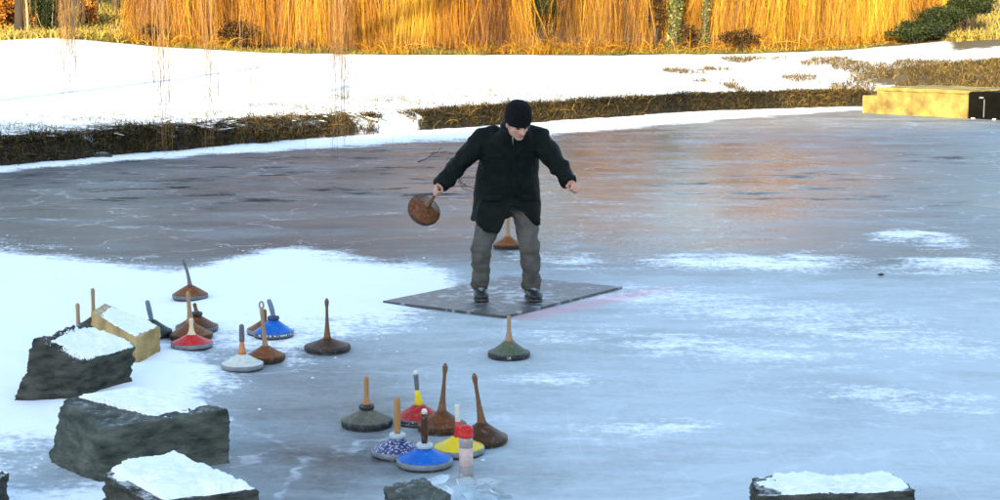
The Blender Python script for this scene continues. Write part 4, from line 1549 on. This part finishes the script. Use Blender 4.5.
def mat_material():
    m, nt, p, L = new_mat('rubber_mat')
    tc = nt.nodes.new('ShaderNodeTexCoord')
    n = nt.nodes.new('ShaderNodeTexNoise')
    n.inputs['Scale'].default_value = 9
    n.inputs['Detail'].default_value = 8
    n.inputs['Roughness'].default_value = 0.7
    L.new(tc.outputs['Object'], n.inputs['Vector'])
    g = nt.nodes.new('ShaderNodeVectorMath')
    g.operation = 'LENGTH'
    L.new(tc.outputs['Object'], g.inputs[0])
    ma = nt.nodes.new('ShaderNodeMath')
    ma.operation = 'MULTIPLY_ADD'
    L.new(g.outputs['Value'], ma.inputs[0])
    ma.inputs[1].default_value = -0.13
    L.new(n.outputs['Fac'], ma.inputs[2])
    r = nt.nodes.new('ShaderNodeValToRGB')
    r.color_ramp.elements[0].position, r.color_ramp.elements[1].position = 0.44, 0.60
    r.color_ramp.elements[0].color = (0.045, 0.05, 0.055, 1)
    r.color_ramp.elements[1].color = (0.42, 0.45, 0.50, 1)
    L.new(ma.outputs[0], r.inputs[0])
    L.new(r.outputs[0], p.inputs['Base Color'])
    p.inputs['Roughness'].default_value = 0.45
    b = nt.nodes.new('ShaderNodeBump')
    b.inputs['Strength'].default_value = 0.6
    b.inputs['Distance'].default_value = 0.01
    L.new(n.outputs['Fac'], b.inputs['Height'])
    L.new(b.outputs[0], p.inputs['Normal'])
    return m


rm = mesh_obj('rubber_mat', V, [(0, 1, 2, 3), (7, 6, 5, 4), (0, 4, 5, 1), (1, 5, 6, 2), (2, 6, 7, 3), (3, 7, 4, 0)], mat_material(), None, False)
bm = bmesh.new()
bm.from_mesh(rm.data)
bmesh.ops.recalc_face_normals(bm, faces=bm.faces)
bm.to_mesh(rm.data)
bm.free()
rm.location = c0
tag(rm, 'square dark rubber mat dusted with snow under the person', 'mat')

# twigs and leaves frozen to the ice
for i, (a, b, lab) in enumerate((((418, 163), (446, 152), 'dark forked twig on the ice beside the swung stock'), ((452, 180), (482, 194), 'thin twig on the ice just behind the sleeve'))):
    p, q = gnd(*a), gnd(*b)
    t = MB()
    base = p.copy()
    base.z = 0.02
    pts = [(p.lerp(q, s) + Vector((0.05 * math.sin(7 * s + i), 0.10 * math.sin(5 * s + i), 0.02 + 0.02 * math.sin(3 * s))) - base) for s in [k / 8 for k in range(9)]]
    t.tube(pts, [0.009 * (1 - 0.7 * k / 8) for k in range(9)], 6)
    for k in (2, 4, 6):
        d = (q - p) * 0.22
        s_ = 1 if k % 4 else -1
        e = pts[k] + Vector((d.x * 0.8, d.y * 0.8 + s_ * 0.5, 0.03))
        t.tube([pts[k], (pts[k] + e) / 2 + Vector((0, 0, 0.03)), e], [0.005, 0.004, 0.002], 5)
    o = t.build('fallen_twig', M['barkd'])
    o.location = base
    tag(o, lab, 'twig')
for (px, py, w, lab) in ((102, 158, 0.42, 'dark stone on the ice at the foot of the overgrown bank'), (881, 277, 0.06, 'small dark stone lying in the gap of the snow streaks')):
    g = gnd(px, py)
    m = MB().ball((0, 0, 0.02 + w * 0.05), (w * 0.5, w * 0.35, w * 0.17), None, 20, 12)
    m.v = [v + v.normalized() * w * 0.10 * mnoise.noise(v * (3 / w) + Vector((px, 0, 0))) for v in m.v]
    o = m.build('stone', M['rock'])
    o.location = (g.x, g.y, 0)
    tag(o, lab, 'stone')


# ------------------------------------------------------------------ the person
def person():
    fl, fr_ = gnd(481, 298, 0.028), gnd(533, 300, 0.028)      # heels of feet
    root = empty('person', ((fl.x + fr_.x) / 2, (fl.y + fr_.y) / 2, 0.026))
    tag(root, 'person in black beanie and dark jacket swinging a stock on the mat', 'person')
    O = root.location.copy()
    YB = O.y

    def A(px, py, dy):
        return at(px, py, YB + dy) - O

    pelvis, belly, chest, neck = A(507, 198, 0.16), A(507, 172, 0.09), A(511, 147, 0.0), A(514.5, 131, -0.12)
    headc = A(518, 123, -0.31)
    shL, elL, wrL = A(489, 135.5, 0.0), A(459, 164, -0.08), A(441, 185, -0.20)
    shR, elR, wrR = A(536, 134.5, -0.02), A(556, 162, -0.10), A(569, 182, -0.26)
    hipL, hipR = A(494, 203, 0.15), A(522, 202, 0.14)
    knL, anL = A(481, 250, -0.02), A(480.5, 287, 0.06)
    knR, anR = A(530, 249, -0.04), A(531.5, 289, 0.05)

    # held stock first: its handle sets the grip of the hand
    discc = at(424.5, 209.5, YB - 0.04)
    handc = at(437.5, 191, YB - 0.24)
    axis = (handc - discc).normalized()
    hl = (handc - discc).length
    stock(0, 0, 0, 0, 'brown stock held by its handle in the hand of the person', 'brown', 'brownd', 'woodb', 'flare', group='curling stocks in hand', place=(discc - axis * 0.04, axis, 0.138, hl + 0.04 + 0.05), bh=0.07)
    handc = handc - O

    # ---- body: one continuous surface
    b = MB()
    HM = (Matrix.Rotation(R(22), 3, 'Z') @ Matrix.Rotation(R(30), 3, 'X') @ Matrix.Rotation(R(-5), 3, 'Y'))

    def hd(x, y, z):
        return headc + HM @ (Vector((x, y, z)) * 1.03)
    b.ball(hd(0, 0.01, 0.03), (0.078, 0.097, 0.098), HM, 24, 16)
    b.ball(hd(0, -0.022, -0.035), (0.067, 0.072, 0.085), HM, 20, 14)      # face
    b.ball(hd(0, -0.058, -0.092), (0.036, 0.030, 0.026), HM)              # chin
    b.ball(hd(0.036, -0.062, -0.022), (0.026, 0.022, 0.022), HM)          # cheeks
    b.ball(hd(-0.036, -0.062, -0.022), (0.026, 0.022, 0.022), HM)
    b.ball(hd(0.0, -0.080, 0.026), (0.056, 0.016, 0.013), HM)             # brow
    b.tube([hd(0, -0.083, 0.018), hd(0, -0.100, -0.012), hd(0, -0.112, -0.026), hd(0, -0.098, -0.034)], [0.010, 0.013, 0.017, 0.012], 10)
    b.ball(hd(0.0135, -0.095, -0.031), 0.010, None)
    b.ball(hd(-0.0135, -0.095, -0.031), 0.010, None)
    b.ball(hd(0, -0.080, -0.062), (0.028, 0.014, 0.013), HM)              # mouth mound
    for s in (-1, 1):
        b.ball(hd(s * 0.080, 0.012, -0.012), (0.012, 0.022, 0.034), HM)   # ears
    b.tube([hd(0, 0.02, -0.05), (hd(0, 0.02, -0.06) + neck) / 2, neck, chest], [0.058, 0.060, 0.070, 0.12], 16)
    b.tube([chest + Vector((0, 0, 0.02)), belly, pelvis], [(0.17, 0.11), (0.165, 0.12), (0.16, 0.11)], 20, flat=(1, 0, 0))
    for sh, el, wr in ((shL, elL, wrL), (shR, elR, wrR)):
        b.tube([chest.lerp(sh, 0.4), sh, sh.lerp(el, 0.5), el, el.lerp(wr, 0.35), wr], [0.07, 0.062, 0.05, 0.042, 0.041, 0.028], 12)
    for hp, kn, an in ((hipL, knL, anL), (hipR, knR, anR)):
        b.tube([pelvis.lerp(hp, 0.6), hp, hp.lerp(kn, 0.5), kn, kn.lerp(an, 0.35), an, an + Vector((0.01, -0.06, -0.05))], [0.09, 0.088, 0.072, 0.055, 0.056, 0.036, 0.035], 12)

    def hand(center, ax, pd, wrist, rgrip, closed=1.0):
        """a hand closed round an axis: palm, four unequal fingers, thumb"""
        ax = ax.normalized()
        pd = (pd - ax * pd.dot(ax)).normalized()
        c = ax.cross(pd)
        if (center - wrist).dot(c) < 0: c = -c

        def q(phi, rad, off):
            return center + ax * off + (pd * math.cos(phi) + c * math.sin(phi)) * rad
        rp = rgrip + 0.013
        offs = (0.030, 0.010, -0.010, -0.029)
        for i, off in enumerate(offs):
            b.tube([q(R(-65), rp + 0.008, off * 0.8), q(R(-15), rp + 0.004, off), q(R(45), rp + 0.003, off)], [0.014, 0.0145, 0.0115], 8)
            ln = (205, 222, 212, 185)[i] * closed
            fr = (0.0088, 0.0092, 0.0088, 0.0078)[i]
            st = [45, 45 + 0.38 * ln, 45 + 0.74 * ln, 45 + ln]
            b.tube([q(R(st[0]), rp, off), q(R((st[0] + st[1]) / 2), rp + 0.007, off), q(R(st[1]), rp + 0.001, off), q(R((st[1] + st[2]) / 2), rp + 0.002, off), q(R(st[2]), rp - 0.002, off), q(R(st[3]), rp - 0.003, off)], [fr * 1.12, fr * 1.05, fr, fr, fr * 0.95, fr * 0.8], 8)
        b.tube([q(R(-62), rp + 0.006, 0.022), q(R(-92), rp + 0.008, 0.040), q(R(-130), rp + 0.003, 0.050), q(R(-175), rp, 0.050)], [0.0145, 0.0118, 0.0100, 0.0085], 8)
        b.tube([wrist, (wrist + q(R(-60), rp + 0.01, 0)) / 2, q(R(-50), rp + 0.008, 0.0)], [(0.028), 0.027, 0.022], 10)

    hand(handc, axis, Vector((0.3, 0.75, 0.3)), wrL, 0.014)
    hc = A(573.5, 188.5, -0.30)
    hand(hc, Vector((-0.75, -0.35, 0.45)), Vector((0.25, -0.5, 0.85)), wrR, 0.013, 0.92)
    body = remeshed(b, 'body', M['skin'], root, 0.0048, 3)

    # ---- face details
    for s in (-1, 1):
        MB().ball(hd(s * 0.031, -0.083, 0.004), (0.014, 0.007, 0.006), HM, 12, 8).build('eye', M['dark'], root)
        MB().tube([hd(s * 0.014, -0.097, 0.022), hd(s * 0.034, -0.094, 0.027), hd(s * 0.052, -0.080, 0.020)], [0.004, 0.0055, 0.003], 6).build('eyebrow', M['hair'], root)
    MB().tube([hd(-0.024, -0.083, -0.066), hd(-0.010, -0.094, -0.063), hd(0.010, -0.094, -0.063), hd(0.024, -0.083, -0.066)], [0.002, 0.005, 0.005, 0.002], 8).build('lips', M['lip'], root)
    # short hair below the hat
    h_ = MB()
    for s in (-1, 1):
        h_.ball(hd(s * 0.076, 0.022, 0.005), (0.010, 0.035, 0.032), HM)
    h_.ball(hd(0, 0.075, -0.03), (0.060, 0.035, 0.045), HM)
    h_.build('hair', M['hair'], root)

    # ---- beanie with folded ribbed brim
    m = MB()
    BM = Matrix.Translation(hd(0, 0.010, 0.030)) @ (HM @ Matrix.Rotation(R(-6), 3, 'X')).to_4x4()
    prof = [(0.80, -0.028), (0.965, -0.032), (1.02, -0.022), (1.035, 0.0), (1.02, 0.024), (0.985, 0.034), (1.0, 0.05), (0.97, 0.075), (0.87, 0.103), (0.66, 0.126), (0.38, 0.138), (0.14, 0.140), (0, 0.139)]
    seg = 72
    mm = MB().lathe(prof, seg)
    for i, v in enumerate(mm.v):
        a = math.atan2(v.y, v.x)
        rib = 1 + 0.012 * math.cos(a * 24)
        slouch = 0.012 * max(0, v.z - 0.07)
        m.v.append(BM @ Vector((v.x * 0.102 * rib, v.y * 0.118 * rib + slouch, v.z * 0.98 + 0.010 + 0.004 * mnoise.noise(v * 3))))
    m.f = mm.f
    bo = m.build('beanie', M['beanie'], root)

    # ---- trousers: both legs and seat fused
    tr = MB()
    tr.ball(pelvis + Vector((0, 0.0, 0.0)), (0.19, 0.15, 0.16), None, 24, 16)
    for hp, kn, an in ((hipL, knL, anL), (hipR, knR, anR)):
        cuff = an + Vector((0, -0.005, -0.015))
        tr.tube([pelvis.lerp(hp, 0.5), hp, hp.lerp(kn, 0.35), hp.lerp(kn, 0.7), kn, kn.lerp(an, 0.3), kn.lerp(an, 0.65), an + Vector((0, 0, 0.02)), cuff], [0.116, 0.114, 0.104, 0.094, 0.087, 0.080, 0.075, 0.076, 0.072], 20)

    def trw(p):
        w = Vector((p.x * 7, p.y * 7, p.z * 15))
        low = max(0.0, 1 - (p.z - 0.08) / 0.35)
        return 0.014 * mnoise.noise(w) + 0.010 * mnoise.noise(Vector((p.x * 14 + p.z * 9, p.y * 14, p.z * 20))) + 0.016 * low * abs(mnoise.noise(Vector((p.x * 6, p.y * 6, p.z * 30 + 3)))) - 0.003
    remeshed(tr, 'trousers', M['trousers'], root, 0.009, 6, trw)

    # ---- shoes
    for an, tx in ((anL, 0.03), (anR, 0.09)):
        sh_ = MB()
        hx = Vector((an.x, an.y, 0))
        d = Vector((tx * 2.2, -1, 0)).normalized()
        P_ = lambda f, z: hx + d * (f * 1.12) + Vector((0, 0, z))
        sh_.tube([P_(-0.075, 0.055), P_(-0.03, 0.055), P_(0.03, 0.056), P_(0.10, 0.050), P_(0.155, 0.044), P_(0.195, 0.036)], [(0.040, 0.034), (0.054, 0.044), (0.058, 0.046), (0.062, 0.042), (0.056, 0.034), (0.028, 0.020)], 18, flat=(1, 0, 0))
        sh_.tube([P_(0.0, 0.05), P_(-0.005, 0.10), P_(-0.005, 0.15)], [0.058, 0.062, 0.064], 16)
        so = remeshed(sh_, 'shoe', M['shoe'], root, 0.006, 4)
        sl = MB()
        sl.tube([P_(-0.085, 0.013), P_(-0.05, 0.013), P_(0.03, 0.013), P_(0.10, 0.013), P_(0.16, 0.013), P_(0.205, 0.015)], [(0.032, 0.013), (0.050, 0.013), (0.052, 0.013), (0.063, 0.013), (0.058, 0.013), (0.026, 0.011)], 18, flat=(1, 0, 0))
        sl.build('sole', M['sole'], so)
        lc = MB()
        side = Vector((-d.y, d.x, 0))
        for f, z in ((0.075, 0.090), (0.100, 0.086), (0.122, 0.079)):
            lc.tube([P_(f, z) - side * 0.024, P_(f, z + 0.006), P_(f, z) + side * 0.024], 0.004, 6)
        lc.build('lace', M['clear'], so)

    # ---- jacket: shell with flaring, split hem and fused sleeves
    ztop = neck.z + 0.03
    ctr = [(pelvis.z - 0.30, A(506, 230, 0.10)), (pelvis.z, pelvis), (belly.z, belly), (chest.z, chest), (neck.z + 0.03, neck)]
    zs = [c[0] for c in ctr]

    def cz(z):
        return Vector((np.interp(z, zs, [c[1].x for c in ctr]), np.interp(z, zs, [c[1].y for c in ctr]), z))
    zz = [pelvis.z - 0.30, pelvis.z - 0.10, pelvis.z + 0.05, belly.z, (belly.z + chest.z) / 2, chest.z, chest.z + 0.07, neck.z - 0.005, ztop]
    rx = [0.286, 0.280, 0.268, 0.248, 0.240, 0.236, 0.200, 0.126, 0.092]
    ry = [0.225, 0.215, 0.205, 0.195, 0.190, 0.180, 0.160, 0.115, 0.085]

    def hem(th):
        """hem height against the angle from the front (th=0), positive toward picture right"""
        hz = A(0, 224, 0.0).z
        v = abs(th - 0.13)
        if th > 0.13:
            z_ = np.interp(v, [0, 0.85, 1.3, 3.2], [0.155, 0.00, -0.015, 0.02])
        else:
            z_ = np.interp(v, [0, 0.42, 1.3, 3.2], [0.145, -0.075, 0.01, 0.02])
        return hz + z_
    nt_, nv = 72, 34
    j = MB()
    V = []
    for layer in (0, 1):
        for iv in range(nv + 1):
            for it in range(nt_):
                th = 2 * math.pi * it / nt_
                tw = th if th <= math.pi else th - 2 * math.pi
                z0_ = hem(tw)
                f = iv / nv
                z_ = ztop + (z0_ - ztop) * f
                c_ = cz(z_)
                k1 = 1.0 - (0.030 / 0.2 if layer else 0)
                a_, b_ = np.interp(z_, zz, rx) * k1, np.interp(z_, zz, ry) * k1
                if layer: z_ = min(z_, ztop - 0.04)
                low = max(0.0, (pelvis.z + 0.05 - z_) / 0.35)
                fold = 1 + 0.03 * low * math.sin(th * 7 + 1) + 0.02 * low * math.sin(th * 3)
                ex = 2.4
                cs, sn_ = math.sin(th), -math.cos(th)
                kk = (abs(cs) ** ex + abs(sn_) ** ex) ** (-1 / ex)
                V.append(Vector((c_.x + a_ * cs * kk * fold, c_.y + b_ * sn_ * kk * fold, z_)))
    Fc = []
    n1 = (nv + 1) * nt_
    for iv in range(nv):
        for it in range(nt_):
            a, b2 = iv * nt_ + it, iv * nt_ + (it + 1) % nt_
            Fc.append((a, b2, b2 + nt_, a + nt_))
            Fc.append((n1 + a + nt_, n1 + b2 + nt_, n1 + b2, n1 + a))
    for it in range(nt_):
        a, b2 = nv * nt_ + it, nv * nt_ + (it + 1) % nt_
        Fc.append((a, b2, n1 + b2, n1 + a))
    Fc.append(tuple(range(nt_))[::-1])
    Fc.append(tuple(n1 + i for i in range(nt_)))
    j.add(V, Fc)
    for sh, el, wr in ((shL, elL, wrL), (shR, elR, wrR)):
        e2 = wr.lerp(el, -0.02)
        j.tube([chest.lerp(sh, 0.35), chest.lerp(sh, 0.85) + Vector((0, 0, -0.01)), sh.lerp(el, 0.15), sh.lerp(el, 0.5), el, el.lerp(wr, 0.4), el.lerp(wr, 0.85), e2], [0.112, 0.111, 0.104, 0.092, 0.084, 0.077, 0.069, 0.064], 20)

    def jw(p):
        q = Vector((p.x * 6, p.y * 6, p.z * 5))
        arm = min(1.0, max(0.0, (abs(p.x) - 0.26) / 0.1))
        d = 0.016 * mnoise.noise(q + Vector((3, 1, 0))) + 0.010 * mnoise.noise(q * 2.4) + 0.004 * mnoise.noise(q * 6)
        # creases running across sleeves and down the skirt
        ang = (p.x * (1 if p.x > 0 else -1) * 0.6 - p.z * 0.8)
        d += arm * 0.015 * math.sin(ang * 48 + 4 * mnoise.noise(q)) * (0.4 + 0.6 * abs(mnoise.noise(q * 1.4)))
        d += (1 - arm) * 0.011 * math.sin(p.x * 34 + 5 * mnoise.noise(q * 0.7)) * max(0, min(1, (0.95 - p.z) / 0.3))
        return d
    jk = remeshed(j, 'jacket', M['jacket'], root, 0.011, 5, jw)
    # collar: thick stand-up roll round the neck, open at the throat
    co = MB()
    pts, rad = [], []
    for i in range(25):
        a = R(28) + (2 * math.pi - R(56)) * i / 24
        rr = 0.098 + 0.012 * math.cos(a)
        pts.append(neck + Vector((rr * math.sin(a) + 0.004, -rr * math.cos(a) * 0.95 + 0.005, 0.028 - 0.040 * math.cos(a) + 0.006 * math.sin(a * 3))))
        rad.append((0.024, 0.038) if 2 < i < 22 else (0.018, 0.030))
    co.tube(pts, rad, 12)
    remeshed(co, 'collar', M['jacket_trim'], jk, 0.008, 4)
    # zip, placket and pocket flaps laid on the front of the jacket
    dg = bpy.context.evaluated_depsgraph_get()

    def front(x, z):
        ok, lo, no, _i = jk.ray_cast(Vector((x, -1.5, z)), Vector((0, 1, 0)))
        return lo if ok else Vector((x, -0.2, z))
    pts = []
    zt_, zb_ = neck.z - 0.03, pelvis.z + 0.03
    for i in range(15):
        f = i / 14
        z_ = zt_ + (zb_ - zt_) * f
        pts.append(front(chest.x + 0.012 + 0.02 * f, z_) + Vector((0, -0.002, 0)))
    MB().tube(pts, (0.016, 0.005), 8, flat=(1, 0, 0)).build('placket', M['jacket_trim'], jk)
    MB().tube([p + Vector((0.0, -0.006, 0)) for p in pts[:3]], (0.0035, 0.003), 6, flat=(1, 0, 0)).build('zip', M['metal'], jk)
    for s in (-1, 1):
        for (z_, wx, hx_) in ((pelvis.z + 0.02, 0.075, 0.028), (chest.z - 0.06, 0.060, 0.020)):
            xc = chest.x + s * (0.155 if wx > 0.07 else 0.125)
            Vp, Fp = [], []
            for layer, off in ((0, -0.008), (1, 0.006)):
                for a in range(7):
                    for b3 in range(4):
                        x_, z2 = xc + wx * (a / 3 - 1), z_ + hx_ * (b3 / 1.5 - 1)
                        Vp.append(front(x_, z2) + Vector((0, off, 0)))
            for a in range(6):
                for b3 in range(3):
                    k = a * 4 + b3
                    Fp.append((k, k + 4, k + 5, k + 1))
            for a in range(6):
                Fp.append((a * 4, 28 + a * 4, 28 + a * 4 + 4, a * 4 + 4))
                Fp.append((a * 4 + 3, a * 4 + 7, 28 + a * 4 + 7, 28 + a * 4 + 3))
            mesh_obj('pocket_flap', Vp, Fp, M['jacket_trim'], jk)
    # cuffs
    for el, wr in ((elL, wrL), (elR, wrR)):
        MB().tube([wr.lerp(el, 0.10), wr.lerp(el, 0.02), wr.lerp(el, -0.05)], [0.068, 0.067, 0.062], 20).build('cuff', M['jacket_trim'], jk)


person()
